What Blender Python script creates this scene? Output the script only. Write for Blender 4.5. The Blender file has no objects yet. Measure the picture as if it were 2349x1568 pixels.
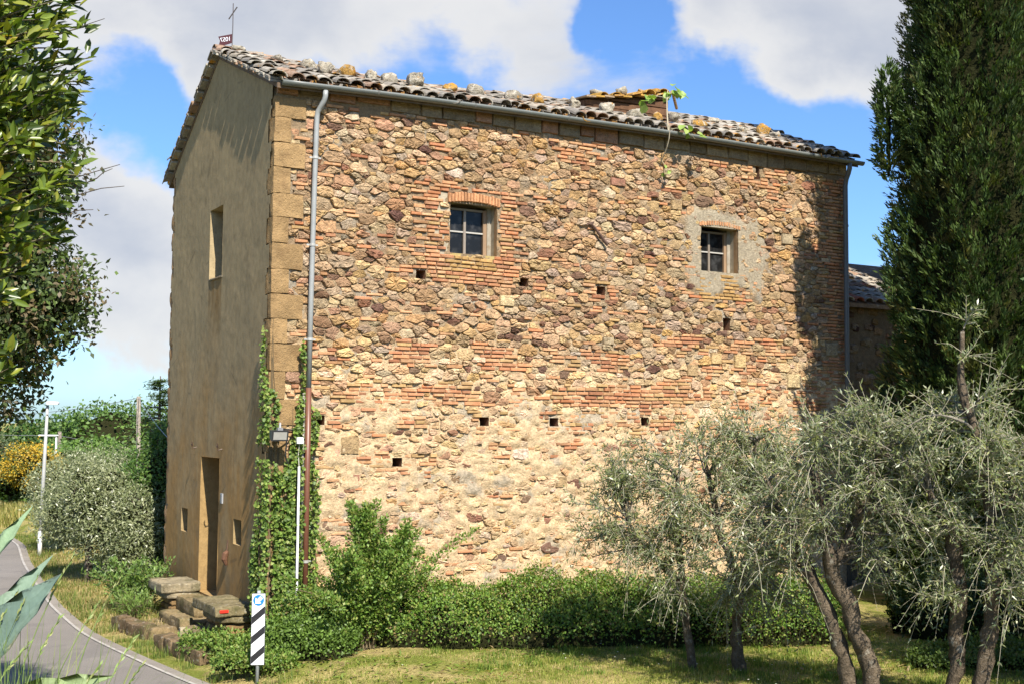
import bpy, math, random
import numpy as np
from mathutils import Matrix, Vector
R = random.Random(7)
rng = np.random.default_rng(7)
sc = bpy.context.scene
COL = sc.collection
V3 = lambda *a: np.array(a, float)

# ------------------------------------------------------------------ camera, sky, sun, exposure
def make_camera():
    y, pt, rl = math.radians(59.8), math.radians(3.79), math.radians(0.45)
    fw = V3(math.cos(y)*math.cos(pt), math.sin(y)*math.cos(pt), math.sin(pt))
    rt = V3(math.sin(y), -math.cos(y), 0)
    up = np.cross(rt, fw)
    r2 = rt*math.cos(rl)+up*math.sin(rl)
    u2 = -rt*math.sin(rl)+up*math.cos(rl)
    cd = bpy.data.cameras.new('camera')
    cd.sensor_width = 36.0
    cd.lens = 2750/2348*36
    cd.clip_start = 0.05
    cd.clip_end = 3000
    co = bpy.data.objects.new('camera', cd)
    m = Matrix.Identity(4)
    for i in range(3):
        m[i][0], m[i][1], m[i][2] = r2[i], u2[i], -fw[i]
    m[0][3], m[1][3], m[2][3] = -5.81, -17.09, 3.1
    co.matrix_world = m
    COL.objects.link(co)
    sc.camera = co
make_camera()
EXPOSURE = 1.0
SUN_DIR = Vector((-0.14, -1.0, 1.10)).normalized()      # towards the sun
sun = bpy.data.lights.new('sun', 'SUN')
sun.energy = 5.0
sun.angle = math.radians(0.53)
sun.color = (1.0, 0.93, 0.82)
so = bpy.data.objects.new('sun', sun)
so.rotation_euler = (-SUN_DIR).to_track_quat('-Z', 'Y').to_euler()
COL.objects.link(so)
sc.view_settings.view_transform = 'Standard'
sc.view_settings.look = 'None'
sc.view_settings.gamma = 1.0
sc.view_settings.use_curve_mapping = False
sc.view_settings.exposure = EXPOSURE


class NT:
    """small helper around a node tree"""
    def __init__(s, tree):
        s.t = tree
        s.t.nodes.clear()
    def n(s, typ, ins=None, **props):
        nd = s.t.nodes.new(typ)
        for k, v in props.items():
            setattr(nd, k, v)
        for k, v in (ins or {}).items():
            s.set(nd, k, v)
        return nd
    def set(s, nd, k, v):
        sock = nd.inputs[k]
        if isinstance(v, bpy.types.NodeSocket):
            s.t.links.new(v, sock)
        elif isinstance(v, bpy.types.Node):
            s.t.links.new(v.outputs[0], sock)
        else:
            if sock.type == 'RGBA' and hasattr(v, '__len__') and len(v) == 3:
                v = (*v, 1)
            sock.default_value = v
    def math(s, op, a, b=0.0, clamp=False):
        nd = s.n('ShaderNodeMath', operation=op, use_clamp=clamp)
        s.set(nd, 0, a); s.set(nd, 1, b)
        return nd.outputs[0]
    def noise(s, vec, scale, detail=4, rough=0.55, dist=0.0):
        nd = s.n('ShaderNodeTexNoise', {'Scale': scale, 'Detail': detail, 'Roughness': rough, 'Distortion': dist})
        if vec is not None: s.set(nd, 'Vector', vec)
        return nd.outputs['Fac']
    def ramp(s, f, a, b, lo=0.0, hi=1.0, smooth=True):
        nd = s.n('ShaderNodeMapRange', {'From Min': a, 'From Max': b, 'To Min': lo, 'To Max': hi})
        nd.interpolation_type = 'SMOOTHSTEP' if smooth else 'LINEAR'
        s.set(nd, 'Value', f)
        return nd.outputs[0]
    def mix(s, f, a, b, blend='MIX'):
        nd = s.n('ShaderNodeMix', data_type='RGBA', blend_type=blend)
        s.set(nd, 0, f); s.set(nd, 6, a); s.set(nd, 7, b)
        return nd.outputs[2]
    def mul(s, c, k):
        nd = s.n('ShaderNodeMix', data_type='RGBA', blend_type='MULTIPLY')
        nd.inputs[0].default_value = 1.0
        s.set(nd, 6, c)
        cmb = s.n('ShaderNodeCombineColor')
        for i in range(3): s.set(cmb, i, k)
        s.set(nd, 7, cmb.outputs[0])
        return nd.outputs[2]
    def scalev(s, vec, sc3):
        nd = s.n('ShaderNodeVectorMath', operation='MULTIPLY')
        s.set(nd, 0, vec); nd.inputs[1].default_value = sc3
        return nd.outputs[0]


def make_world():
    w = bpy.data.worlds.new('World')
    sc.world = w
    w.use_nodes = True
    t = NT(w.node_tree)
    sky = t.n('ShaderNodeTexSky', sky_type='NISHITA')
    sky.sun_disc = False
    sky.sun_elevation = math.asin(SUN_DIR.z)
    sky.sun_rotation = math.atan2(SUN_DIR.x, SUN_DIR.y)
    sky.air_density = 1.0
    sky.dust_density = 0.6
    sky.ozone_density = 2.0
    d = t.n('ShaderNodeTexCoord').outputs['Generated']
    # cloud layer: fractal density steered by where the cloud banks stand
    n1 = t.noise(t.scalev(d, (1, 1, 1.9)), 3.4, 9, 0.56, 0.25)
    dens = n1
    nd = t.n('ShaderNodeTexNoise', {'Scale': 9.0, 'Detail': 5.0, 'Roughness': 0.6})
    t.set(nd, 'Vector', d)
    wob = t.n('ShaderNodeVectorMath', operation='MULTIPLY_ADD')
    t.set(wob, 0, nd.outputs['Color']); wob.inputs[1].default_value = (0.11, 0.11, 0.11)
    dm = t.n('ShaderNodeVectorMath', operation='SUBTRACT'); t.set(dm, 0, d); dm.inputs[1].default_value = (0.055, 0.055, 0.055)
    t.set(wob, 2, dm)
    wn = t.n('ShaderNodeVectorMath', operation='NORMALIZE'); t.set(wn, 0, wob)
    dw = wn.outputs[0]
    def blob(x, y, z, rad, amt):
        nonlocal dens
        v = Vector((x, y, z)).normalized()
        dt = t.n('ShaderNodeVectorMath', operation='DOT_PRODUCT')
        t.set(dt, 0, dw); dt.inputs[1].default_value = v
        dens = t.math('ADD', dens, t.ramp(dt.outputs['Value'], math.cos(rad), 1.0, 0.0, amt))
    for b in CLOUD_BLOBS: blob(*b)
    mask = t.ramp(dens, 0.53, 0.71)
    n2 = t.noise(t.scalev(d, (1, 1, 1.6)), 6.5, 6, 0.5)
    thick = t.ramp(t.math('ADD', dens, t.math('MULTIPLY', n2, 0.55)), 0.90, 1.34)
    cc = t.mix(thick, (1.0, 1.0, 1.0), (0.64, 0.69, 0.80))
    skyc = t.mix(1.0, sky.outputs[0], (0.60, 0.84, 1.15), 'MULTIPLY')
    b1 = t.n('ShaderNodeBackground', {'Color': skyc, 'Strength': 0.09})
    b2 = t.n('ShaderNodeBackground', {'Color': cc, 'Strength': 0.42})
    mx = t.n('ShaderNodeMixShader', {0: t.math('MULTIPLY', mask, 0.96), 1: b1, 2: b2})
    o = t.n('ShaderNodeOutputWorld')
    t.set(o, 'Surface', mx)
CLOUD_BLOBS = [  # direction x y z, angular radius, amount
    (0.211, 0.933, 0.30, 0.13, 0.20), (0.281, 0.906, 0.325, 0.10, 0.18), (0.39, 0.865, 0.335, 0.10, 0.17), (0.484, 0.818, 0.335, 0.09, 0.15),
    (0.584, 0.747, 0.335, 0.06, 0.08), (0.64, 0.707, 0.315, 0.09, 0.19), (0.697, 0.656, 0.305, 0.10, 0.22), (0.72, 0.60, 0.36, 0.12, 0.17),
    (0.201, 0.964, 0.170, 0.08, 0.20), (0.214, 0.97, 0.117, 0.08, 0.19), (0.21, 0.976, 0.055, 0.06, 0.13), (0.725, 0.676, 0.129, 0.04, 0.15),
    (0.213, 0.948, 0.236, 0.06, -0.17), (0.548, 0.768, 0.325, 0.04, -0.14), (0.426, 0.859, 0.268, 0.08, -0.16), (0.66, 0.72, 0.205, 0.13, -0.24), (0.24, 0.965, 0.0, 0.05, -0.10),
]
make_world()

# ------------------------------------------------------------------ noise (numpy)
def _h(ix, iy, iz, seed):
    n = (ix*374761393 + iy*668265263 + iz*2147483647 + seed*974634777) & 0xFFFFFFFF
    n = ((n ^ (n >> 13))*1274126177) & 0xFFFFFFFF
    n = n ^ (n >> 16)
    return (n & 0xFFFF)/65535.0
def vnoise(P, seed=0):
    P = np.asarray(P, float)
    i = np.floor(P).astype(np.int64)
    f = P-i
    f = f*f*(3-2*f)
    r = 0
    for dx in (0, 1):
        for dy in (0, 1):
            for dz in (0, 1):
                w = (f[..., 0] if dx else 1-f[..., 0])*(f[..., 1] if dy else 1-f[..., 1])*(f[..., 2] if dz else 1-f[..., 2])
                r = r+w*_h(i[..., 0]+dx, i[..., 1]+dy, i[..., 2]+dz, seed)
    return r*2-1
def fbm(P, octs=4, seed=0, gain=0.5):
    a, s, r = 1.0, 1.0, 0
    for k in range(octs):
        r = r+a*vnoise(np.asarray(P)*s, seed+k)
        a *= gain; s *= 2.03
    return r
def P2(x, z, sx, sz=None, off=0.0):
    x = np.asarray(x, float); z = np.asarray(z, float)
    return np.stack([x*sx, z*(sz or sx), np.zeros_like(x)+off], -1)

# ------------------------------------------------------------------ object helpers
def props(o, label=None, cat=None, group=None, kind=None):
    if label: o['label'] = label
    if cat: o['category'] = cat
    if group: o['group'] = group
    if kind: o['kind'] = kind
    return o
def empty(name, loc, label, cat, group=None):
    o = bpy.data.objects.new(name, None)
    o.empty_display_size = 0.2
    COL.objects.link(o)
    o.location = loc
    return props(o, label, cat, group)
def put(o, parent=None):
    COL.objects.link(o)
    if parent is not None:
        o.parent = parent
        # parents are only translated: keep the world position of the child
        p, off = parent, Vector((0, 0, 0))
        while p is not None:
            off += p.location
            p = p.parent
        o.location = o.location-off
    return o
def setm(o, m):
    off, p = Vector((0, 0, 0)), o.parent
    while p is not None:
        off += p.location
        p = p.parent
    o.matrix_basis = Matrix.Translation(-off) @ m
def npmesh(name, V, F, tint=None, smooth=False):
    """V (n,3); F (m,k) or list of faces; tint (m,3) per face or one rgb"""
    me = bpy.data.meshes.new(name)
    V = np.asarray(V, np.float32)
    if isinstance(F, np.ndarray):
        m, k = F.shape
        me.vertices.add(len(V)); me.vertices.foreach_set('co', V.ravel())
        me.loops.add(m*k); me.loops.foreach_set('vertex_index', F.astype(np.int32).ravel())
        me.polygons.add(m)
        me.polygons.foreach_set('loop_start', np.arange(0, m*k, k, dtype=np.int32))
        me.polygons.foreach_set('loop_total', np.full(m, k, np.int32))
        me.update(calc_edges=True)
    else:
        me.from_pydata(V.tolist(), [], F)
        m = len(F)
    if tint is not None:
        t = np.asarray(tint, np.float32)
        if t.ndim == 1: t = np.tile(t, (m, 1))
        a = me.attributes.new('tint', 'FLOAT_COLOR', 'FACE')
        a.data.foreach_set('color', np.concatenate([t[:, :3], np.ones((m, 1), np.float32)], 1).ravel())
    if smooth:
        me.polygons.foreach_set('use_smooth', np.ones(m, bool))
    me.validate()
    return me
def mobj(name, me, mat, parent=None, loc=(0, 0, 0)):
    if mat is not None and len(me.materials) == 0: me.materials.append(mat)
    o = bpy.data.objects.new(name, me)
    o.location = loc
    return put(o, parent)

class MB:
    """collects shapes into one mesh"""
    def __init__(s): s.v = []; s.f = []; s.t = []; s.n = 0
    def add(s, V, F, tint=(1, 1, 1)):
        V = np.asarray(V, float)
        s.v.append(V)
        tt = np.asarray(tint, float)
        for i, f in enumerate(F):
            s.f.append([int(q)+s.n for q in f])
            s.t.append(tt if tt.ndim == 1 else tt[i])
        s.n += len(V)
    def box(s, x0, x1, y0, y1, z0, z1, tint=(1, 1, 1)):
        s.add([(x0, y0, z0), (x1, y0, z0), (x1, y1, z0), (x0, y1, z0), (x0, y0, z1), (x1, y0, z1), (x1, y1, z1), (x0, y1, z1)],
              [(0, 3, 2, 1), (4, 5, 6, 7), (0, 1, 5, 4), (1, 2, 6, 5), (2, 3, 7, 6), (3, 0, 4, 7)], tint)
    def quad(s, a, b, c, d, tint=(1, 1, 1)): s.add([a, b, c, d], [(0, 1, 2, 3)], tint)
    def tube(s, pts, rad, sides=8, tint=(1, 1, 1), caps=True, jit=0.0):
        V, F = tube_geo(pts, rad, sides, caps, jit)
        s.add(V, F, tint)
    def rough(s, c, half, amp=0.012, n=5, seed=0, ex=9, rot=0.0, tint=(1, 1, 1), fs=5.0):
        V, F = roughbox(c, half, amp, n, seed, ex, rot, fs)
        s.add(V, F, tint)
    def build(s, name, mat, parent=None, smooth=False):
        me = npmesh(name, np.concatenate(s.v), s.f, np.array(s.t), smooth)
        return mobj(name, me, mat, parent)
def tube_geo(pts, rad, sides=8, caps=True, jit=0.0):
    pts = np.asarray(pts, float)
    n = len(pts)
    rad = np.full(n, rad) if np.isscalar(rad) else np.asarray(rad, float)
    tg = np.gradient(pts, axis=0)
    tg /= np.linalg.norm(tg, axis=1)[:, None]+1e-9
    a = V3(0, 0, 1) if abs(tg[0][2]) < 0.9 else V3(1, 0, 0)
    V = []
    u = np.cross(a, tg[0]); u /= np.linalg.norm(u)
    for i in range(n):
        u = u-tg[i]*(u@tg[i]); u /= np.linalg.norm(u)+1e-9
        w = np.cross(tg[i], u)
        for k in range(sides):
            an = 2*math.pi*k/sides
            r = rad[i]*(1+jit*R.uniform(-1, 1))
            V.append(pts[i]+r*(math.cos(an)*u+math.sin(an)*w))
    F = []
    for i in range(n-1):
        for k in range(sides):
            k2 = (k+1) % sides
            F.append((i*sides+k, i*sides+k2, (i+1)*sides+k2, (i+1)*sides+k))
    if caps:
        F.append(tuple(range(sides-1, -1, -1)))
        F.append(tuple((n-1)*sides+k for k in range(sides)))
    return np.array(V), F
def roughbox(c, half, amp=0.012, n=5, seed=0, ex=9, rot=0.0, fs=5.0):
    c = np.asarray(c, float); half = np.asarray(half, float)
    g = np.linspace(-1, 1, n+1)
    V, F, off = [], [], 0
    for ax in range(3):
        for sg in (-1, 1):
            a, b = np.meshgrid(g, g, indexing='ij')
            q = np.zeros((n+1, n+1, 3))
            q[..., ax] = sg
            q[..., (ax+1) % 3] = a; q[..., (ax+2) % 3] = b
            V.append(q.reshape(-1, 3))
            for i in range(n):
                for j in range(n):
                    f = (off+i*(n+1)+j, off+(i+1)*(n+1)+j, off+(i+1)*(n+1)+j+1, off+i*(n+1)+j+1)
                    F.append(f if sg > 0 else f[::-1])
            off += (n+1)**2
    q = np.concatenate(V)
    q = q/((np.abs(q)**ex).sum(1)**(1/ex))[:, None]
    p = q*half
    if rot:
        cr, sr = math.cos(rot), math.sin(rot)
        p = np.stack([p[:, 0]*cr-p[:, 1]*sr, p[:, 0]*sr+p[:, 1]*cr, p[:, 2]], 1)
    p = p+c
    d = np.stack([fbm(p*fs+seed*3.1+k*17.0, 3, seed+k) for k in range(3)], 1)
    return p+d*amp, F
def bez(a, b, c, n=6):
    t = np.linspace(0, 1, n)[:, None]
    return (1-t)**2*np.asarray(a)+2*t*(1-t)*np.asarray(b)+t*t*np.asarray(c)

# ------------------------------------------------------------------ materials
def surf(name, base='attr', var=None, spots=(), bump=(), rough=0.85, spec=0.3, streak=None):
    m = bpy.data.materials.new(name)
    m.use_nodes = True
    t = NT(m.node_tree)
    pos = t.n('ShaderNodeNewGeometry').outputs['Position']
    if base == 'attr':
        c = t.n('ShaderNodeAttribute', attribute_name='tint').outputs['Color']
    elif base == 'obj':
        c = t.n('ShaderNodeObjectInfo').outputs['Color']
    else:
        rgb = t.n('ShaderNodeRGB'); rgb.outputs[0].default_value = (*base, 1)
        c = rgb.outputs[0]
    if var:
        for sc_, lo, hi in var:
            c = t.mul(c, t.ramp(t.noise(pos, sc_, 5, 0.6), 0.3, 0.7, lo, hi, False))
    for col, sc_, a, b, amt in spots:
        f = t.math('MULTIPLY', t.ramp(t.noise(pos, sc_, 5, 0.6), a, b), amt)
        c = t.mix(f, c, col)
    p = t.n('ShaderNodeBsdfPrincipled', {'Base Color': c, 'Roughness': rough, 'Specular IOR Level': spec})
    if bump:
        hgt = None
        for sc_, k in bump:
            x = t.math('MULTIPLY', t.noise(pos, sc_, 4, 0.65), k)
            hgt = x if hgt is None else t.math('ADD', hgt, x)
        b = t.n('ShaderNodeBump', {'Height': hgt, 'Strength': 1.0, 'Distance': 1.0})
        t.set(p, 'Normal', b)
    o = t.n('ShaderNodeOutputMaterial')
    t.set(o, 'Surface', p)
    return m
def leafmat(name, base='attr', under=None, trans=0.3, rough=0.45, spec=0.4):
    m = bpy.data.materials.new(name)
    m.use_nodes = True
    t = NT(m.node_tree)
    geo = t.n('ShaderNodeNewGeometry')
    c = t.n('ShaderNodeAttribute', attribute_name='tint').outputs['Color'] if base == 'attr' else t.n('ShaderNodeObjectInfo').outputs['Color']
    if under: c = t.mix(geo.outputs['Backfacing'], c, under)
    p = t.n('ShaderNodeBsdfPrincipled', {'Base Color': c, 'Roughness': rough, 'Specular IOR Level': spec})
    tc = t.mix(1.0, c, (1.5, 1.6, 0.55), 'MULTIPLY')
    tr = t.n('ShaderNodeBsdfTranslucent', {'Color': tc})
    mx = t.n('ShaderNodeMixShader', {0: trans, 1: p, 2: tr})
    o = t.n('ShaderNodeOutputMaterial')
    t.set(o, 'Surface', mx)
    return m
M = {}
M['stone'] = surf('weathered_stone', 'attr', [(9, 0.72, 1.25), (40, 0.72, 1.28)],
                  [((0.10, 0.065, 0.04), 48, 0.55, 0.68, 0.65), ((0.20, 0.13, 0.075), 7, 0.52, 0.66, 0.5), ((0.55, 0.50, 0.42), 26, 0.66, 0.76, 0.4)], [(13, 0.030), (36, 0.022), (110, 0.007)], 0.95, 0.1)
M['brick'] = surf('old_brick', 'attr', [(14, 0.78, 1.18), (60, 0.86, 1.15)],
                  [((0.52, 0.40, 0.27), 8, 0.58, 0.72, 0.5), ((0.10, 0.06, 0.04), 45, 0.66, 0.76, 0.5)], [(60, 0.007), (160, 0.004)], 0.95, 0.15)
M['sandstone'] = surf('sandstone', 'attr', [(5, 0.75, 1.2), (30, 0.85, 1.15)],
                      [((0.11, 0.07, 0.035), 30, 0.54, 0.68, 0.6), ((0.50, 0.42, 0.28), 60, 0.64, 0.72, 0.6), ((0.20, 0.125, 0.06), 3, 0.5, 0.65, 0.6)], [(22, 0.02), (60, 0.014), (150, 0.006)], 0.95, 0.1)
M['mossy'] = surf('mossy_stone', 'attr', [(4, 0.7, 1.25), (25, 0.75, 1.2)],
                  [((0.33, 0.30, 0.24), 16, 0.58, 0.66, 0.7), ((0.06, 0.062, 0.022), 3.5, 0.48, 0.64, 0.6), ((0.05, 0.04, 0.028), 12, 0.54, 0.66, 0.55)], [(30, 0.012), (110, 0.006)], 0.95, 0.1)
def tile_mat(name, base):
    return surf(name, base, [(7, 0.7, 1.25), (45, 0.8, 1.2)],
                [((0.44, 0.405, 0.34), 11, 0.58, 0.68, 0.55), ((0.46, 0.22, 0.03), 4.2, 0.60, 0.68, 0.9), ((0.09, 0.075, 0.06), 16, 0.60, 0.72, 0.6)],
                [(60, 0.006), (150, 0.003)], 0.95, 0.1)
M['tile'] = tile_mat('roof_tile', 'obj')
M['tile_a'] = tile_mat('roof_tile_joined', 'attr')
M['lichen'] = surf('lichen_rock', 'attr', [(8, 0.7, 1.25), (40, 0.75, 1.25)],
                   [((0.54, 0.50, 0.42), 12, 0.52, 0.62, 0.7), ((0.45, 0.22, 0.03), 5, 0.60, 0.68, 0.9), ((0.08, 0.065, 0.05), 24, 0.54, 0.64, 0.85)],
                   [(30, 0.03), (90, 0.012)], 0.95, 0.1)
M['wood'] = surf('dark_wood', 'attr', [(10, 0.7, 1.3), (60, 0.8, 1.2)], [], [(50, 0.004)], 0.8, 0.2)
M['metal'] = surf('painted_metal', 'attr', [(6, 0.9, 1.08)], [], [], 0.42, 0.5)
M['paint'] = surf('matt_paint', 'attr', [(3, 0.88, 1.05), (20, 0.92, 1.05)], [((0.30, 0.26, 0.20), 16, 0.64, 0.72, 0.25)], [], 0.5, 0.4)
M['bark'] = surf('bark', 'attr', [(9, 0.65, 1.3), (50, 0.7, 1.3)], [((0.36, 0.34, 0.28), 8, 0.58, 0.68, 0.5), ((0.05, 0.04, 0.03), 30, 0.6, 0.7, 0.7)], [(14, 0.03), (35, 0.025), (100, 0.01)], 0.95, 0.1)
M['twig'] = surf('twig_bark', 'attr', [], [], [], 0.9, 0.1)
M['leaf'] = leafmat('leaf', 'attr', None, 0.30, 0.5, 0.35)
M['leaf_o'] = leafmat('leaf_single', 'obj', None, 0.30, 0.38, 0.5)
M['gloss'] = leafmat('glossy_leaf', 'attr', None, 0.28, 0.36, 0.5)
M['olive'] = leafmat('olive_leaf', 'attr', (0.235, 0.265, 0.165), 0.22, 0.38, 0.5)
M['needle'] = leafmat('conifer_leaf', 'attr', None, 0.12, 0.6, 0.2)
M['grassm'] = leafmat('grass_blade', 'attr', None, 0.35, 0.6, 0.2)
M['agave'] = surf('agave_leaf', 'attr', [(4, 0.75, 1.2), (30, 0.88, 1.12)], [((0.33, 0.27, 0.13), 9, 0.62, 0.72, 0.5), ((0.40, 0.45, 0.36), 18, 0.6, 0.75, 0.35)], [(40, 0.003)], 0.5, 0.35)
M['core'] = surf('dark_core', (0.020, 0.021, 0.009), [(20, 0.6, 1.4)], [], [(14, 0.05)], 1.0, 0.0)  # near-black filler in crowns: shade between the leaves put into colour

def mat_mortar():
    m = bpy.data.materials.new('lime_mortar')
    m.use_nodes = True
    t = NT(m.node_tree)
    pos = t.n('ShaderNodeNewGeometry').outputs['Position']
    sep = t.n('ShaderNodeSeparateXYZ'); t.set(sep, 0, pos)
    big = t.noise(pos, 0.9, 4, 0.6)
    hz = t.math('ADD', sep.outputs[2], t.math('MULTIPLY', t.math('SUBTRACT', big, 0.5), 3.5))
    up = t.ramp(hz, 3.6, 5.2)
    c = t.mix(up, (0.64, 0.475, 0.285), (0.30, 0.215, 0.13))
    c = t.mix(t.math('MULTIPLY', t.ramp(t.noise(pos, 1.7, 5, 0.6), 0.52, 0.64), 0.65), c, (0.37, 0.335, 0.27))
    c = t.mix(t.math('MULTIPLY', t.ramp(t.noise(pos, 5.5, 4, 0.6), 0.58, 0.70), 0.5), c, (0.45, 0.25, 0.13))
    # grey lime plaster left round the right hand window
    ex = t.math('MAXIMUM', t.math('SUBTRACT', t.math('ABSOLUTE', t.math('SUBTRACT', sep.outputs[0], 8.70)), 0.72), 0.0)
    ez = t.math('MAXIMUM', t.math('SUBTRACT', t.math('ABSOLUTE', t.math('SUBTRACT', sep.outputs[2], 6.25)), 0.55), 0.0)
    pd = t.math('ADD', t.math('ADD', ex, ez), t.math('MULTIPLY', t.math('SUBTRACT', t.noise(pos, 2.2, 4, 0.6), 0.5), 0.8))
    c = t.mix(t.math('MULTIPLY', t.ramp(pd, 0.32, 0.12), 0.8), c, (0.40, 0.345, 0.25))
    c = t.mul(c, t.ramp(t.noise(pos, 22, 5, 0.65), 0.3, 0.7, 0.62, 1.22, False))
    c = t.mix(t.math('MULTIPLY', t.ramp(t.noise(pos, 40, 4, 0.6), 0.62, 0.72), 0.5), c, (0.13, 0.09, 0.06))
    p = t.n('ShaderNodeBsdfPrincipled', {'Base Color': c, 'Roughness': 0.95, 'Specular IOR Level': 0.1})
    h = t.math('ADD', t.math('MULTIPLY', t.noise(pos, 30, 5, 0.7), 0.03), t.math('MULTIPLY', t.noise(pos, 120, 3, 0.6), 0.008))
    b = t.n('ShaderNodeBump', {'Height': h, 'Strength': 1.0, 'Distance': 1.0})
    t.set(p, 'Normal', b)
    o = t.n('ShaderNodeOutputMaterial'); t.set(o, 'Surface', p)
    return m
M['mortar'] = mat_mortar()
def mat_plaster():
    m = bpy.data.materials.new('old_plaster')
    m.use_nodes = True
    t = NT(m.node_tree)
    pos = t.n('ShaderNodeNewGeometry').outputs['Position']
    sep = t.n('ShaderNodeSeparateXYZ'); t.set(sep, 0, pos)
    big = t.noise(pos, 0.8, 4, 0.6)
    run = t.noise(t.scalev(pos, (2.6, 2.6, 0.55)), 1.0, 5, 0.6, 0.8)         # rain runs
    run2 = t.noise(t.scalev(pos, (6, 6, 1.1)), 1.0, 5, 0.65, 0.6)
    low = t.ramp(t.math('ADD', sep.outputs[2], t.math('MULTIPLY', t.math('SUBTRACT', big, 0.5), 5.0)), 4.6, 1.2)
    c = t.mix(low, (0.30, 0.228, 0.128), (0.31, 0.182, 0.066))
    c = t.mix(t.math('MULTIPLY', t.ramp(run, 0.46, 0.68), 0.45), c, (0.36, 0.275, 0.15))
    c = t.mix(t.math('MULTIPLY', t.ramp(run2, 0.50, 0.75), 0.22), c, (0.16, 0.12, 0.062))
    c = t.mix(t.math('MULTIPLY', t.ramp(t.noise(pos, 2.2, 4, 0.6), 0.52, 0.68), 0.4), c, (0.20, 0.15, 0.082))
    # rusty wash under the slit window and the sill
    yy = t.math('ABSOLUTE', t.math('SUBTRACT', sep.outputs[1], 2.80))
    st = t.math('MULTIPLY', t.ramp(yy, 0.42, 0.28), t.math('MULTIPLY', t.ramp(sep.outputs[2], 4.2, 5.2), t.ramp(sep.outputs[2], 5.47, 5.45)))
    c = t.mix(t.math('MULTIPLY', st, t.ramp(run2, 0.3, 0.6, 0.3, 0.9)), c, (0.20, 0.12, 0.045))
    c = t.mul(c, t.ramp(t.noise(pos, 9, 6, 0.65), 0.3, 0.7, 0.84, 1.12, False))
    p = t.n('ShaderNodeBsdfPrincipled', {'Base Color': c, 'Roughness': 0.95, 'Specular IOR Level': 0.1})
    wt = t.ramp(sep.outputs[2], 0.9, -0.1)
    c = t.mix(t.math('MULTIPLY', wt, t.ramp(run, 0.35, 0.6)), c, (0.10, 0.08, 0.045))
    cr = t.n('ShaderNodeTexVoronoi', feature='DISTANCE_TO_EDGE'); t.set(cr, 'Vector', t.scalev(pos, (1, 1, .6))); t.set(cr, 'Scale', 0.9)
    crk = t.math('MULTIPLY', t.ramp(cr.outputs['Distance'], 0.012, 0.003), t.ramp(t.noise(pos, 1.1, 3, .5), 0.52, 0.60))
    c = t.mix(t.math('MULTIPLY', crk, 0.3), c, (0.07, 0.055, 0.035))
    t.set(p, 'Base Color', c)
    h = t.math('ADD', t.math('MULTIPLY', t.noise(pos, 6, 3, 0.5), 0.004), t.math('MULTIPLY', t.noise(pos, 90, 3, 0.6), 0.0012))
    b = t.n('ShaderNodeBump', {'Height': h, 'Strength': 1.0, 'Distance': 1.0})
    t.set(p, 'Normal', b)
    o = t.n('ShaderNodeOutputMaterial'); t.set(o, 'Surface', p)
    return m
M['plaster'] = mat_plaster()
M['reveal'] = surf('reveal_plaster', 'attr', [(8, 0.8, 1.15)], [((0.2, 0.13, 0.06), 12, 0.55, 0.7, 0.5)], [(40, 0.006)], 0.95, 0.1)
def mat_glass():
    m = bpy.data.materials.new('window_glass')
    m.use_nodes = True
    t = NT(m.node_tree)
    pos = t.n('ShaderNodeNewGeometry').outputs['Position']
    n = t.noise(pos, 5, 4, 0.6)
    c = t.mix(t.ramp(n, 0.45, 0.75), (0.010, 0.010, 0.010), (0.05, 0.05, 0.05))
    p = t.n('ShaderNodeBsdfPrincipled', {'Base Color': c, 'Roughness': 0.2, 'Specular IOR Level': 0.22})
    o = t.n('ShaderNodeOutputMaterial'); t.set(o, 'Surface', p)
    return m
M['glass'] = mat_glass()
def mat_ground():
    m = bpy.data.materials.new('meadow_ground')
    m.use_nodes = True
    t = NT(m.node_tree)
    pos = t.n('ShaderNodeNewGeometry').outputs['Position']
    c = t.mix(t.ramp(t.noise(pos, 1.3, 5, 0.6), 0.42, 0.60), (0.165, 0.185, 0.036), (0.37, 0.30, 0.12))
    c = t.mix(t.math('MULTIPLY', t.ramp(t.noise(pos, 5, 4, 0.6), 0.55, 0.68), 0.6), c, (0.20, 0.14, 0.075))
    c = t.mul(c, t.ramp(t.noise(pos, 30, 4, 0.6), 0.3, 0.7, 0.65, 1.3, False))
    p = t.n('ShaderNodeBsdfPrincipled', {'Base Color': c, 'Roughness': 1.0, 'Specular IOR Level': 0.05})
    b = t.n('ShaderNodeBump', {'Height': t.math('MULTIPLY', t.noise(pos, 25, 4, 0.7), 0.05), 'Strength': 1.0, 'Distance': 1.0})
    t.set(p, 'Normal', b)
    o = t.n('ShaderNodeOutputMaterial'); t.set(o, 'Surface', p)
    return m
M['ground'] = mat_ground()
M['asphalt'] = surf('old_asphalt', (0.195, 0.176, 0.155), [(0.7, 0.88, 1.1), (70, 0.75, 1.25)], [((0.14, 0.128, 0.118), 1.3, 0.52, 0.60, 0.5), ((0.32, 0.30, 0.275), 90, 0.62, 0.70, 0.5), ((0.10, 0.09, 0.082), 120, 0.60, 0.68, 0.6)], [(140, 0.008)], 0.9, 0.2)
M['verge'] = surf('pale_road_edge', (0.225, 0.20, 0.17), [(2, 0.8, 1.15), (60, 0.8, 1.2)], [], [(120, 0.005)], 0.95, 0.1)
M['line'] = surf('worn_white_line', (0.36, 0.335, 0.30), [(8, 0.7, 1.15)], [((0.2, 0.18, 0.17), 14, 0.58, 0.66, 0.8)], [], 0.9, 0.1)

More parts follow.
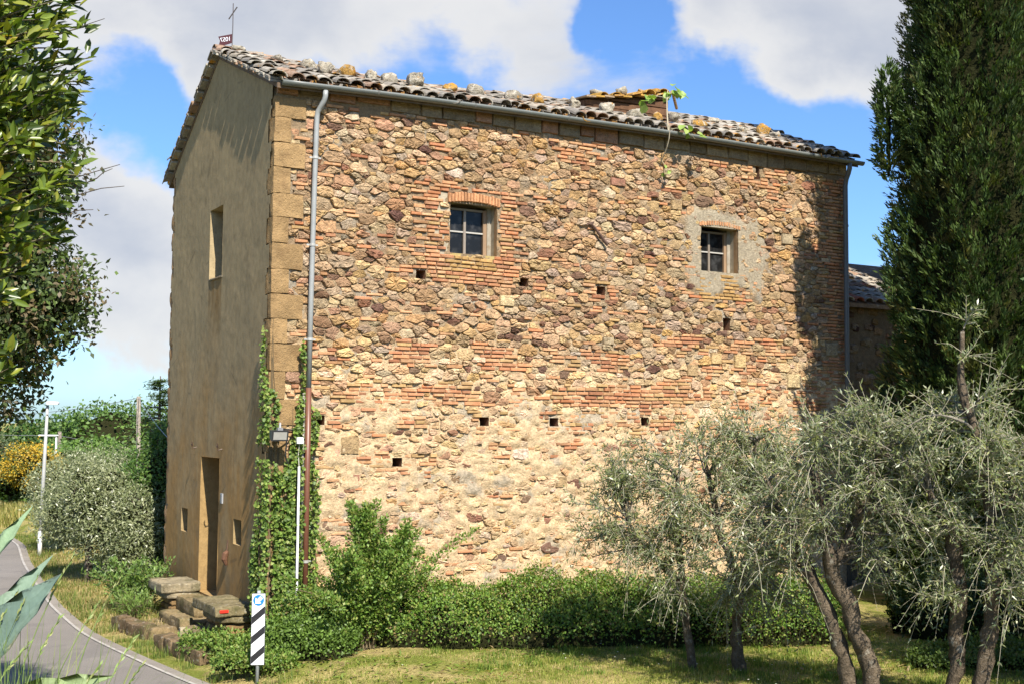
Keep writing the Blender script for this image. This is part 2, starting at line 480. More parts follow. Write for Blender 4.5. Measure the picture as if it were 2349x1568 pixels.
# ------------------------------------------------------------------ ground and road
ROAD_R = np.array([(16, -15), (9, -12.6), (5, -10.9), (1.9, -8.6), (0.0, -6.2), (-0.85, -3.9), (-1.33, -1.43), (-1.61, 0.65), (-1.84, 2.82), (-1.79, 5.99), (-1.61, 8.5),
                   (-1.24, 13.2), (-0.75, 17.5), (-0.75, 20.3), (-1.6, 22.6), (-3.6, 24.4), (-7, 26), (-12, 27.4), (-30, 31)], float)
ROAD_W = 4.3
def smooth_line(P, n=160):
    d = np.r_[0, np.cumsum(np.linalg.norm(np.diff(P, axis=0), axis=1))]
    s = np.linspace(0, d[-1], n)
    q = np.stack([np.interp(s, d, P[:, k]) for k in range(2)], 1)
    for _ in range(3):
        q[1:-1] = 0.25*q[:-2]+0.5*q[1:-1]+0.25*q[2:]
    return q
RR = smooth_line(ROAD_R)
tg = np.gradient(RR, axis=0); tg /= np.linalg.norm(tg, axis=1)[:, None]
NL = np.stack([-tg[:, 1], tg[:, 0]], 1)                   # left of travel = away from the house
RC = RR+NL*ROAD_W/2
def terrain(x, y):
    x = np.asarray(x, float); y = np.asarray(y, float)
    sh = x.shape
    p = np.stack([x.ravel(), y.ravel()], 1)
    z = np.zeros(len(p))
    for s in range(0, len(p), 20000):
        q = p[s:s+20000]
        d2 = ((q[:, None, :]-RC[None])**2).sum(2)
        i = d2.argmin(1)
        off = ((q-RC[i])*NL[i]).sum(1)                    # + = bank side, - = house side
        dist = np.sqrt(d2.min(1))
        over = np.maximum(dist-ROAD_W/2, 0)
        sm = lambda a, b, v: np.clip((v-a)/(b-a), 0, 1)**2*(3-2*np.clip((v-a)/(b-a), 0, 1))
        house = -0.3+sm(0.1, 1.6, over)*np.where(q[:, 0] > -0.2, 0.3, 0.3*sm(0.4, -2.2, q[:, 1])+0.12)
        house = house-3.2*sm(24, 60, q[:, 1])
        near = sm(2, -8, q[:, 1])
        bank = -0.3+sm(0.2, 4.5, over)*(0.9+1.0*near)
        bank = bank-2.5*sm(60, 110, q[:, 1])
        zz = np.where(off > 0, bank, house)
        zz += 0.03*fbm(P2(q[:, 0], q[:, 1], 0.8), 3, 5)*sm(0, 0.6, over)
        z[s:s+20000] = zz
    return z.reshape(sh)
def ground():
    xs = np.unique(np.r_[np.linspace(-900, -60, 20), np.linspace(-60, -14, 24), np.linspace(-14, 16, 111), np.linspace(16, 60, 20), np.linspace(60, 900, 20)])
    ys = np.unique(np.r_[np.linspace(-600, -40, 12), np.linspace(-40, -20, 12), np.linspace(-20, 28, 151), np.linspace(28, 80, 30), np.linspace(80, 1500, 25)])
    X, Y = np.meshgrid(xs, ys, indexing='ij')
    Z = terrain(X, Y)
    V = np.stack([X, Y, Z], -1).reshape(-1, 3)
    n, m = X.shape
    i = np.arange(n*m).reshape(n, m)
    F = np.stack([i[:-1, :-1], i[1:, :-1], i[1:, 1:], i[:-1, 1:]], -1).reshape(-1, 4)
    props(mobj('ground', npmesh('ground', V, F, smooth=True), M['ground']), 'grassy ground of lawn and banks around the old house', kind='structure')
ground()
def strip(name, o0, o1, z, mat, label):
    a, b = RR+NL*o0, RR+NL*o1
    n = len(RR)
    V = np.r_[np.c_[a, np.full(n, z)], np.c_[b, np.full(n, z)]]
    F = np.array([(k, k+1, n+k+1, n+k) for k in range(n-1)])
    return props(mobj(name, npmesh(name, V, F), mat), label, kind='structure')
strip('road', 0.0, ROAD_W, -0.288, M['asphalt'], 'narrow grey asphalt road curving past the house')
strip('road_edge', -0.02, 0.13, -0.280, M['verge'], 'pale concrete strip along the road edge')
strip('road_edge_line', 0.13, 0.18, -0.276, M['line'], 'worn white line along the road edge')

# ------------------------------------------------------------------ the house: levels
LX, WY, RIDGE_Y = 11.8, 5.79, 2.88
def sag(x, y):
    e = np.interp(x, [0, 1.8, 4.2, 6.9, 10, 11.9], [-0.165, -0.10, -0.045, 0.0, 0.0, 0.0])
    r = np.interp(x, [0, 1, 2.3, 4.1, 6, 8.1, 10, 11.9], [-0.15, -0.20, -0.24, -0.23, -0.12, -0.04, 0.05, 0.06])
    t_ = np.clip(1-np.abs(y-RIDGE_Y)/3.0, 0, 1)
    return e*(1-t_)+r*t_
def deck_z(x, y):
    y = np.asarray(y, float)
    return np.where(y <= RIDGE_Y, 9.47-0.396*(RIDGE_Y-y), 9.47-0.545*(y-RIDGE_Y))+sag(x, y)
house = empty('stone_house', (0, 0, 0), 'tall old rubble stone house with a plastered gable front beside the road', 'house')
WIN = [(2.96, 3.83, 5.80, 6.62), (8.10, 8.98, 5.87, 6.69)]
HOLES = [(0.79, 3.10), (3.62, 3.09), (4.96, 3.10), (6.85, 3.12), (2.45, 5.41), (4.35, 5.41), (5.91, 5.37), (2.07, 2.46)]
OPEN = [(a, c, b, d) for a, b, c, d in WIN]
OPEN += [(x-0.085, z-0.07, x+0.085, z+0.07) for x, z in HOLES]
OPEN += [(8.63, 4.80, 8.80, 5.03), (9.44, 7.70, 9.54, 8.02)]

# --- plan of the masonry -------------------------------------------------
QH = 0.385
QUOIN = []                                                 # (x0,z0,x1,z1) of the corner blocks
z = -0.35
k = 0
while z < 7.9:
    h = min(QH+R.uniform(-0.03, 0.03), 7.93-z)
    if h > 0.15:
        QUOIN.append((-0.005, z, (0.47 if k % 2 else 0.25)+R.uniform(-0.02, 0.02), z+h))
    z += h
    k += 1
CORN = []                                                  # big blocks under the eaves
x = 0.0
while x < LX-0.2:
    w = R.uniform(0.28, 0.62)
    if x+w > LX-0.2: w = LX-x
    CORN.append((x, 7.96, x+w, 8.30))
    x += w
def sm(a, b, v):
    t_ = np.clip((v-a)/(b-a+1e-12), 0, 1)
    return t_*t_*(3-2*t_)
def inrect(x, z, x0, x1, z0, z1, soft=0.06):
    return float(sm(x0-soft, x0+soft, x)*sm(x1+soft, x1-soft, x)*sm(z0-soft, z0+soft, z)*sm(z1+soft, z1-soft, z))
def bprob(x, z):
    n = float(fbm(V3(x*1.3, z*2.2, 3.0), 3, 11))
    p = 0.17+0.28*max(0, n)
    jx = 0.12*(1 if int(z/0.066) % 2 else -1)
    p = max(p, 1.0*inrect(x, z, 2.47+jx, 4.30+jx*.8, 5.28, 6.90, 0.05))
    p = max(p, 0.75*inrect(x, z, 7.80+jx, 9.35+jx, 5.26, 5.56))
    p = max(p, 1.0*inrect(x, z, 8.10, 8.98, 5.35, 5.85, 0.03))
    p = max(p, 0.30*inrect(x, z, 7.7, 9.6, 5.55, 7.0))
    p = max(p, 0.9*inrect(x, z, 0.5, 12, 3.36, 3.74)*(0.85+0.7*n))
    p = max(p, 0.70*inrect(x, z, 0.5, 12, 3.20, 3.30)*(0.9+0.8*n))
    p = max(p, 0.85*inrect(x, z, 0.5, 12, 2.90, 3.20)*(0.8+0.9*n))
    p = max(p, 0.70*inrect(x, z, 0.5, 7.5, 2.64, 2.78)*(0.9+0.8*n))
    p = max(p, 0.75*inrect(x, z, 0.5, 2.9, 2.36, 2.62))
    p = max(p, 0.80*inrect(x, z, 0.5, 12, 3.95, 4.35)*(0.62+1.1*n))
    p = max(p, 0.75*inrect(x, z, 0.5, 12, 7.83, 7.95)*(0.8+n))
    p = max(p, 0.50*inrect(x, z, 3.6, 6, 7.5, 7.83)*(0.5+n))
    p = max(p, 0.85*inrect(x, z, 9.15+jx, 9.95+jx, 7.50, 7.92))
    p = max(p, 0.75*inrect(x, z, 7.0, 11, 3.72, 4.7)*(0.65+1.0*n))
    p = max(p, 0.92*inrect(x, z, 11.22+jx, 11.9, 3.9, 8.0, 0.04))
    p = max(p, 0.40*inrect(x, z, 11.0, 11.9, 0, 3.9, 0.04))
    p = max(p, 0.85*inrect(x, z, 0.24, 0.48, 0, 7.9, 0.02))
    for hx, hz in HOLES:
        p = max(p, 0.95*inrect(x, z, hx-0.30, hx+0.30, hz-0.16, hz+0.16, 0.05))
    return max(p, 0)**2.4
def overlap(r, L, g=0.0):
    return any(r[0]-g < o[2] and r[2]+g > o[0] and r[1]-g < o[3] and r[3]+g > o[1] for o in L)
# arches over the two windows: soldier bricks
ARCH = []
for (a, b, c, d), hh in ((WIN[0], 0.15), (WIN[1], 0.085)):
    n = 17
    for i in range(n):
        u = (i+0.5)/n
        x = a-0.05+(b-a+0.10)*u
        rise = 0.05*(1-(2*u-1)**2)
        w = (b-a+0.10)/n*0.44
        ARCH.append((x-w, d-0.012+rise, x+w, d-0.012+rise+hh+R.uniform(-0.012, 0.012)))
BIGS = []                                                  # a few squared blocks set in the rubble
for x, z, w, h in ((1.28, 2.72, 0.30, 0.26), (1.52, 1.75, 0.26, 0.20), (9.02, 4.25, 0.26, 0.24), (8.45, 4.28, 0.24, 0.2), (10.35, 3.92, 0.34, 0.26), (4.02, 5.08, 0.26, 0.18), (6.05, 4.50, .22, .13),
                   (10.2, 6.62, .26, .2), (7.55, 7.02, .24, .17), (6.25, 7.30, .3, .14), (1.35, 2.2, .2, .16), (11.35, 4.55, .3, .24), (11.45, 3.3, .34, .26), (7.9, 4.05, .24, .2), (5.1, 2.1, .22, .18)):
    BIGS.append((x-w/2, z-h/2, x+w/2, z+h/2))
FIXED = OPEN+QUOIN+CORN+ARCH+BIGS
BR = []
row = 0
zc = -0.30
while zc < 7.95:
    hgt = R.uniform(0.048, 0.057)
    x = 0.26+R.uniform(0, 0.2)
    while x < LX:
        L = R.choice((0.12, 0.14, 0.2, 0.24, 0.27, 0.27, 0.28, 0.17))*R.uniform(0.85, 1.08)
        zz = zc+0.014*math.sin(x*0.9+row*0.13)+0.010*math.sin(x*2.3+1.7)
        x1 = x+L
        if x1 > LX: x1 = LX+R.choice((0.0, 0.014))
        r_ = (x, zz, x1, zz+hgt*R.uniform(0.85, 1.05))
        if x1-x > 0.07 and R.random() < bprob((x+x1)/2, zz+hgt/2) and not overlap(r_, FIXED, 0.004):
            BR.append(r_)
            x = x1+R.uniform(0.008, 0.016)
        else:
            x += R.uniform(0.05, 0.13)
    zc += hgt+R.uniform(0.009, 0.015)
    row += 1
OBST = np.array(FIXED+BR)

def rubble():
    """size-varied packing of stones between bricks and openings -> list of (polygon xz, seed, radius)"""
    AN = 1.85
    sx, sz, sr = [], [], []
    def free(x, z, r):
        o = OBST
        dx = np.maximum(np.maximum(o[:, 0]-x, x-o[:, 2]), 0)
        dz = np.maximum(np.maximum(o[:, 1]-z, z-o[:, 3]), 0)
        return ((dx/AN)**2+dz**2).min() > (r*0.62)**2
    A = np.zeros((0, 3))
    for r, tries in ((0.108, 130), (0.088, 420), (0.070, 1500), (0.056, 4200), (0.045, 8000), (0.036, 10000), (0.028, 9000)):
        for _ in range(tries):
            x, z = R.uniform(0.2, LX), R.uniform(-0.3, 8.0)
            if r > 0.05 and z < 3.4 and R.random() < 0.35: continue
            rr = r*R.uniform(0.88, 1.12)
            if len(A):
                d = ((A[:, 0]-x)/AN)**2+(A[:, 1]-z)**2
                if (d < (0.86*(A[:, 2]+rr))**2).any(): continue
            if not free(x, z, rr): continue
            A = np.vstack([A, (x, z, rr)])
    out = []
    for i in range(len(A)):
        x, z, r = A[i]
        d = np.sqrt(((A[:, 0]-x)/AN)**2+(A[:, 1]-z)**2)
        nb = np.argsort(d-A[:, 2])[1:22]
        k = 1.75*r
        poly = [(-k, -k), (k, -k), (k, k), (-k, k)]
        def clip(poly, nx, nz, c):
            res = []
            for a, b in zip(poly, poly[1:]+poly[:1]):
                da, db = a[0]*nx+a[1]*nz-c, b[0]*nx+b[1]*nz-c
                if da <= 0: res.append(a)
                if (da < 0 < db) or (db < 0 < da):
                    t_ = da/(da-db)
                    res.append((a[0]+(b[0]-a[0])*t_, a[1]+(b[1]-a[1])*t_))
            return res
        for j in nb:
            vx, vz = (A[j, 0]-x)/AN, A[j, 1]-z
            D = math.hypot(vx, vz)
            c = (D*D+r*r-A[j, 2]**2)/(2*D)
            poly = clip(poly, vx/D, vz/D, c)
            if len(poly) < 3: break
        if len(poly) < 3: continue
        o = OBST
        dx = np.maximum(o[:, 0]-x, x-o[:, 2]); dz = np.maximum(o[:, 1]-z, z-o[:, 3])
        for j in np.nonzero((dx < 2*k*AN) & (dz < 2*k))[0]:
            ax, az = dx[j]/AN, dz[j]
            if ax > az: poly = clip(poly, 1.0 if x < o[j, 0] else -1.0, 0.0, max(ax, 0.0))
            else: poly = clip(poly, 0.0, 1.0 if z < o[j, 1] else -1.0, max(az, 0.0))
            if len(poly) < 3: break
        if len(poly) < 3: continue
        out.append((np.array(poly)*(AN, 1.0), x, z, r))
    return out
RUB = rubble()

STONE_PAL = np.array([(0.56, 0.42, 0.235), (0.51, 0.37, 0.19), (0.47, 0.30, 0.12), (0.36, 0.24, 0.125), (0.35, 0.30, 0.215), (0.45, 0.38, 0.255), (0.12, 0.065, 0.048), (0.25, 0.135, 0.08), (0.60, 0.52, 0.38), (0.43, 0.255, 0.14)])*(0.96, 0.88, 0.88)
def stone_tint(z, x=5.0):
    n = R.random()
    up = float(sm(3.4, 5.0, z))
    dark = 0.035+0.11*float(sm(4.4, 4.7, z)*sm(5.4, 5.1, z))+0.03*(1-up)
    w = np.array([0.24, 0.20, 0.17, 0.11*(0.5+up), 0.09*(0.3+up), 0.12, dark, 0.05+dark*0.4, 0.04, 0.08])
    if up < 0.3: w *= np.array([1.9, 1.5, 1.0, .7, .5, .8, 1, 1.0, 1, 1.2])
    zn = float(fbm(V3(x*0.45, z*0.6, 4.0), 3, 88))
    w[[4, 5]] *= 1+2.0*max(0, zn); w[[2, 3, 9]] *= 1+1.6*max(0, -zn)
    w /= w.sum()
    c = STONE_PAL[np.searchsorted(np.cumsum(w), n)]
    base = np.array((0.60, 0.445, 0.27)) if up < 0.5 else np.array((0.365, 0.25, 0.145))
    k = R.uniform(0.15, 0.75) if c[0] > 0.3 else R.uniform(0, 0.35)
    c = c*(1-k)+base*k
    return np.clip(c*R.uniform(0.82, 1.15)*np.array([1, R.uniform(0.95, 1.05), R.uniform(0.9, 1.1)]), 0.02, 0.8)
BRICK_PAL = [(0.46, 0.180, 0.080), (0.43, 0.18, 0.09), (0.40, 0.21, 0.10), (0.38, 0.245, 0.105), (0.31, 0.125, 0.065), (0.48, 0.235, 0.115), (0.50, 0.27, 0.14)]
def brick_tint():
    k = R.uniform(0.05, 0.45)
    return (np.array(R.choice(BRICK_PAL))*(1-k)+np.array((0.47, 0.30, 0.165))*k)*R.uniform(0.80, 1.12)

def ring_faces(n, a, b):
    return [(a+i, a+(i+1) % n, b+(i+1) % n, b+i) for i in range(n)]
def stone_geo(poly, x, z, r, h, gap):
    """rounded irregular stone, faces -Y"""
    c = poly.mean(0)
    d = poly-c
    ln = np.linalg.norm(d, axis=1)[:, None]
    q = c+d*np.clip((ln-gap)/(ln+1e-6), 0.3, 1)
    ct = R.uniform(0.08, 0.2)
    q = np.concatenate([(1-ct)*q+ct*np.roll(q, -1, 0), ct*q+(1-ct)*np.roll(q, -1, 0)], 1).reshape(-1, 2)  # cut corners
    o = []
    for p_, p2 in zip(q, np.roll(q, -1, 0)):
        L_ = np.linalg.norm(p2-p_)
        if L_ > 0.008: o.append(p_)
        if L_ > 0.55*r: o.append((p_+p2)/2+rng.uniform(-0.11, 0.09, 2)*L_)
    if len(o) < 4: o = list(q)
    o = np.array(o)
    n = len(o)
    o = c+(o-c)*(1+rng.uniform(-0.09, 0.05, (n, 1)))
    mid = c+(o-c)*rng.uniform(0.84, 0.93, (n, 1))
    inn = c+(o-c)*rng.uniform(0.38, 0.56, (n, 1))
    tilt = rng.uniform(-0.9, 0.9, 2)*min(1.0, 0.06/r)*0.35
    def Y(p, k): return -(h*k*(1+rng.uniform(-0.30, 0.30, len(p)))+(p-c)@tilt)
    V = np.concatenate([np.c_[o[:, 0]+x, np.full(n, 0.035), o[:, 1]+z],
                        np.c_[o[:, 0]+x, Y(o, 0.35), o[:, 1]+z],
                        np.c_[mid[:, 0]+x, Y(mid, 0.88), mid[:, 1]+z],
                        np.c_[inn[:, 0]+x, Y(inn, 1.05), inn[:, 1]+z],
                        [[c[0]+x, -h*R.uniform(0.8, 1.3), c[1]+z]]])
    F = ring_faces(n, 0, n)+ring_faces(n, n, 2*n)+ring_faces(n, 2*n, 3*n)+[(3*n+i, 3*n+(i+1) % n, 4*n) for i in range(n)]
    return V, F
def brick_geo(r_, h, vert=False):
    x0, z0, x1, z1 = r_
    j = lambda a: R.uniform(-a, a)
    b = 0.008
    t_ = j(0.004)
    fr = [(x0+b+j(.004), -h+j(.004)+t_, z0+b+j(.003)), (x1-b+j(.004), -h+j(.004)-t_, z0+b+j(.003)), (x1-b+j(.004), -h+j(.004)-t_, z1-b+j(.003)), (x0+b+j(.004), -h+j(.004)+t_, z1-b+j(.003))]
    md = [(x0+j(.003), -h*0.45, z0+j(.002)), (x1+j(.003), -h*0.45, z0+j(.002)), (x1+j(.003), -h*0.45, z1+j(.002)), (x0+j(.003), -h*0.45, z1+j(.002))]
    bk = [(p[0], 0.04, p[2]) for p in md]
    return np.array(bk+md+fr), ring_faces(4, 0, 4)+ring_faces(4, 4, 8)+[(8, 9, 10, 11)]

def wall_mortar():
    xs = np.arange(0, LX+0.001, 0.038)
    zs = np.arange(-0.5, 8.34, 0.036)
    for x0, z0, x1, z1 in OPEN:
        xs = np.r_[xs[np.abs(xs[:, None]-[x0, x1]).min(1) > 0.013], x0, x1]
        zs = np.r_[zs[np.abs(zs[:, None]-[z0, z1]).min(1) > 0.013], z0, z1]
    xs, zs = np.unique(np.r_[xs, 0.02]), np.unique(zs)
    X, Z = np.meshgrid(xs, zs, indexing='ij')
    lowm = sm(4.2, 2.4, Z+0.8*fbm(P2(X, Z, 0.7), 3, 30))
    pl = sm(0.05, 0.25, 0.35-np.maximum(np.abs(X-8.70)-0.72, 0)-np.maximum(np.abs(Z-6.25)-0.55, 0)+0.22*fbm(P2(X, Z, 2.2), 3, 41))  # plaster patch round the right window
    base = sm(0.9, 0.3, Z+0.25*fbm(P2(X, Z, 1.6), 2, 43))*sm(2.4, 3.0, X)
    n1 = fbm(P2(X, Z, 5.0, 8.0), 4, 20)
    n2 = fbm(P2(X, Z, 17.0, 24.0), 3, 25)
    D = 0.008*lowm+0.014*n1+0.010*n2+lowm*(0.010+0.016*n1+0.014*np.abs(n2))
    D = D*(1-pl)+pl*(0.034+0.006*n1)
    D = D*(1-base)+base*(0.036+0.008*n1)
    V = np.stack([X, -D, Z], -1).reshape(-1, 3)
    n, m = X.shape
    i = np.arange(n*m).reshape(n, m)
    F = np.stack([i[:-1, :-1], i[1:, :-1], i[1:, 1:], i[:-1, 1:]], -1).reshape(-1, 4)
    cx = (X[:-1, :-1]+X[1:, 1:]).ravel()/2; cz = (Z[:-1, :-1]+Z[1:, 1:]).ravel()/2
    keep = np.ones(len(F), bool)
    for x0, z0, x1, z1 in OPEN:
        keep &= ~((cx > x0) & (cx < x1) & (cz > z0) & (cz < z1))
    top = deck_z(cx, 0.0)-0.05
    keep &= cz < top
    return mobj('stone_wall', npmesh('stone_wall', V, F[keep], smooth=True), M['mortar'], house)
wall = wall_mortar()

def masonry():
    items = []                                             # (score, kind, V, F, tint)
    depth = lambda x: 17.7+0.503*x
    for poly, x, z, r in RUB:
        w = poly[:, 0].max()-poly[:, 0].min(); hgt = poly[:, 1].max()-poly[:, 1].min()
        if w < 0.025 or hgt < 0.02: continue
        up = float(sm(2.6, 4.6, z+0.7*float(fbm(V3(x*0.7, z*0.7, 0), 2, 77))))
        gap = R.uniform(0.001, 0.007) if up > 0.5 else R.uniform(0.003, 0.020)
        h = R.uniform(0.020, 0.062)*(0.7+min(r, 0.12)*3.5)
        if up < 0.5: h = R.uniform(0.012, 0.040)
        if inrect(x, z, 7.85, 9.55, 5.6, 7.0, 0.15) > 0.5: h = R.uniform(0.012, 0.040)
        V, F = stone_geo(poly, x, z, r, h*0.82, gap)
        items.append((w*hgt/depth(x)**2, 'stone', V, F, stone_tint(z, x)))
    for r_ in BIGS:
        V, F = brick_geo(r_, R.uniform(0.03, 0.05))
        items.append((1, 'stone', V, F, np.array(R.choice(((0.36, 0.25, 0.13), (0.50, 0.35, 0.17), (0.30, 0.15, 0.10), (0.52, 0.40, 0.22), (0.34, 0.27, 0.17))))))
    for r_ in CORN:
        w = r_[2]-r_[0]
        g = R.uniform(0.008, 0.02)
        V, F = brick_geo((r_[0]+g, r_[1]+R.uniform(-.02, .08), r_[2]-g, r_[3]-R.uniform(0, .06)), R.uniform(0.03, 0.06))
        items.append((1, 'stone', V, F, np.array(R.choice(((0.30, 0.22, 0.13), (0.25, 0.19, 0.12), (0.33, 0.18, 0.11))))*R.uniform(0.75, 1.2)))
    for r_ in BR:
        up = r_[1] > 3.8
        h = R.uniform(0.024, 0.040) if up else R.uniform(0.020, 0.046)
        V, F = brick_geo(r_, h)
        x = (r_[0]+r_[2])/2
        t_ = brick_tint()
        if inrect(x, r_[1], 8.05, 9.0, 5.35, 5.87, 0.02) > .5 or inrect(x, r_[1], 2.96, 3.83, 5.5, 5.8, 0.02) > .5:
            t_ = np.array((0.36, 0.22, 0.085))*R.uniform(0.8, 1.2)
        items.append(((r_[2]-r_[0])/depth(x)**2, 'brick', V, F, t_))
    for r_ in ARCH:
        V, F = brick_geo(r_, R.uniform(0.040, 0.052))
        items.append((1, 'brick', V, F, np.array((0.45, 0.225, 0.11))*R.uniform(0.85, 1.1)))
    for kind, mat, many in (('stone', M['stone'], 'stones'), ('brick', M['brick'], 'bricks')):
        L = sorted([i for i in items if i[1] == kind], key=lambda i: -i[0])
        for _, _, V, F, t_ in L[:300]:
            c = V.mean(0)
            mobj(kind, npmesh(kind, V-c, F, t_), mat, wall, loc=c)
        mb = MB()
        for _, _, V, F, t_ in L[300:]:
            mb.add(V, F, t_)
        props(mb.build(many, mat, wall), kind='stuff')
        print(kind, len(L))
masonry()
for k, (x0, z0, x1, z1) in enumerate(QUOIN):
    yd = 0.24 if k % 2 == 0 else 0.11
    g = 0.003
    mb = MB()
    mb.rough(((x0-0.012+x1)/2, (yd-0.045)/2, (z0+z1)/2), ((x1-x0+0.012)/2, (yd+0.045)/2, (z1-z0)/2-g), 0.010, 8, k, 70, 0, np.array((0.30, 0.195, 0.092))*R.uniform(0.85, 1.15), 7.0)
    mb.build('quoin_stone', M['sandstone'], wall, True)
# recesses behind the put-log holes
for x0, z0, x1, z1 in OPEN[2:]:
    mb = MB()
    d = 0.30
    c = (0.22, 0.12, 0.07)
    mb.quad((x0, 0, z0), (x0, d, z0), (x0, d, z1), (x0, 0, z1), c); mb.quad((x1, 0, z0), (x1, 0, z1), (x1, d, z1), (x1, d, z0), c)
    mb.quad((x0, 0, z1), (x0, d, z1), (x1, d, z1), (x1, 0, z1), c); mb.quad((x0, 0, z0), (x1, 0, z0), (x1, d, z0), (x0, d, z0), c)
    mb.quad((x0, d, z0), (x1, d, z0), (x1, d, z1), (x0, d, z1), c)
    mb.build('put_log_hole', M['reveal'], wall)

# --- windows in the long wall ---------------------------------------------
for wi, (a, b, c, d) in enumerate(WIN):
    y1 = 0.25
    top = d+0.05
    mb = MB()
    gr = (0.34, 0.29, 0.21); bk = (0.30, 0.19, 0.10)
    mb.box(a-0.30, a, 0.0, y1+0.1, c-0.06, top+0.1, gr); mb.box(b, b+0.30, 0.0, 0.10, c-0.06, top+0.1, bk); mb.box(b+0.001, b+0.30, 0.10, y1+0.1, c-0.06, top+0.1, gr)
    # curved soffit
    nn = 10
    for i in range(nn):
        u0, u1 = i/nn, (i+1)/nn
        xa, xb = a+(b-a)*u0, a+(b-a)*u1
        za, zb = d+0.05*(1-(2*u0-1)**2), d+0.05*(1-(2*u1-1)**2)
        mb.quad((xa, 0.0, za), (xb, 0.0, zb), (xb, y1+0.1, zb-0.01), (xa, y1+0.1, za-0.01), gr)
        mb.quad((xa, 0.0, za), (xa, 0, top+0.05), (xb, 0, top+0.05), (xb, 0.0, zb), gr)
    mb.box(a-0.001, b+0.001, -0.01, y1+0.1, c-0.055, c-0.003, (0.36, 0.27, 0.11))
    rv = mb.build('window', M['reveal'], house)
    f = MB()
    wc = (0.22, 0.185, 0.15) if wi == 0 else (0.20, 0.165, 0.13)
    fl, fr_, fb, ft = a+0.0, b-0.07, c+0.005, d-0.035
    fw = 0.035
    f.box(fl, fl+fw, y1-0.02, y1+0.04, fb, ft, wc); f.box(fr_-fw-0.03, fr_, y1-0.03, y1+0.04, fb, ft, (0.26, 0.17, 0.10))
    f.box(fl+fw, fr_-fw-0.03, y1-0.02, y1+0.04, ft-fw, ft, wc); f.box(fl+fw, fr_-fw-0.03, y1-0.02, y1+0.04, fb, fb+0.022, wc)
    mx, mz = (fl+fr_-0.02)/2, (fb+ft)/2
    f.box(mx-0.022, mx+0.022, y1-0.025, y1+0.035, fb+0.022, ft-fw, wc)
    f.box(fl+fw, mx-0.022, y1-0.015, y1+0.03, mz-0.012, mz+0.012, (0.40, 0.38, 0.34)); f.box(mx+0.022, fr_-fw-0.03, y1-0.015, y1+0.03, mz-0.012, mz+0.012, (0.40, 0.38, 0.34))
    f.build('frame', M['paint'], rv)
    for x0, x1 in ((fl+fw, mx-0.022), (mx+0.022, fr_-fw-0.03)):
        for z0, z1 in ((fb+0.022, mz-0.012), (mz+0.012, ft-fw)):
            p = MB()
            tl = R.uniform(-0.012, 0.012)
            p.quad((x0, y1+0.012, z0), (x1, y1+0.012+tl*.3, z0), (x1, y1+0.012+tl*.3, z1), (x0, y1+0.012, z1))
            p.build('pane', M['glass'], rv)
    mb2 = MB(); mb2.box(b-0.07, b, y1-0.05, y1+0.08, c, d+0.045, (0.28, 0.25, 0.20)); mb2.build('jamb', M['reveal'], rv)

# --- plastered gable front --------------------------------------------------
SLIT = (2.42, 3.17, 5.47, 6.66)
DOOR = (2.30, 3.38, 0.20, 2.47)
NICHE = [(4.13, 4.55, 1.12, 1.53), (1.07, 1.48, 1.16, 1.55)]
FO = [SLIT, DOOR]+NICHE
def facade():
    ys = np.arange(0.04, 5.74, 0.05); zs = np.arange(-0.5, 9.45, 0.05)
    for a, b, c, d in FO:
        ys = np.r_[ys[np.abs(ys[:, None]-[a, b]).min(1) > 0.015], a, b]
        zs = np.r_[zs[np.abs(zs[:, None]-[c, d]).min(1) > 0.015], c, d]
    ys, zs = np.unique(ys), np.unique(zs)
    Y, Z = np.meshgrid(ys, zs, indexing='ij')
    D = 0.028+0.005*fbm(P2(Y, Z, 1.2), 3, 50)+0.0015*fbm(P2(Y, Z, 8), 2, 53)
    V = np.stack([-D, Y, Z], -1).reshape(-1, 3)
    n, m = Y.shape
    i = np.arange(n*m).reshape(n, m)
    F = np.stack([i[:-1, :-1], i[:-1, 1:], i[1:, 1:], i[1:, :-1]], -1).reshape(-1, 4)
    cy = (Y[:-1, :-1]+Y[1:, 1:]).ravel()/2; cz = (Z[:-1, :-1]+Z[1:, 1:]).ravel()/2
    keep = cz < deck_z(0, cy)-0.06
    for a, b, c, d in FO:
        keep &= ~((cy > a) & (cy < b) & (cz > c) & (cz < d))
    edge = np.full(len(cy), 0.06)
    for k, (x0, z0, x1, z1) in enumerate(QUOIN):
        e = (0.20 if k % 2 == 0 else 0.075)
        edge = np.where((cz > z0) & (cz < z1), e, edge)
    edge = np.where(cz > 7.9, 0.04, edge)
    edge = edge+0.03*fbm(P2(cz, cz*0, 5), 2, 55)
    edge2 = 5.60+0.06*fbm(P2(cz, cz*0, 2.5), 3, 57)+0.04*np.sign(np.sin(cz*8.2))
    keep &= (cy > edge) & (cy < edge2)
    return mobj('plastered_gable', npmesh('plastered_gable', V, F[keep], smooth=True), M['plaster'], house)
fac = facade()
mb = MB()                                                  # masonry behind the plaster, other walls
PTS = [(0.0, -0.5), (WY, -0.5), (WY, float(deck_z(0, WY))-0.07), (RIDGE_Y, float(deck_z(0, RIDGE_Y))-0.07), (0.0, float(deck_z(0, 0))-0.07)]
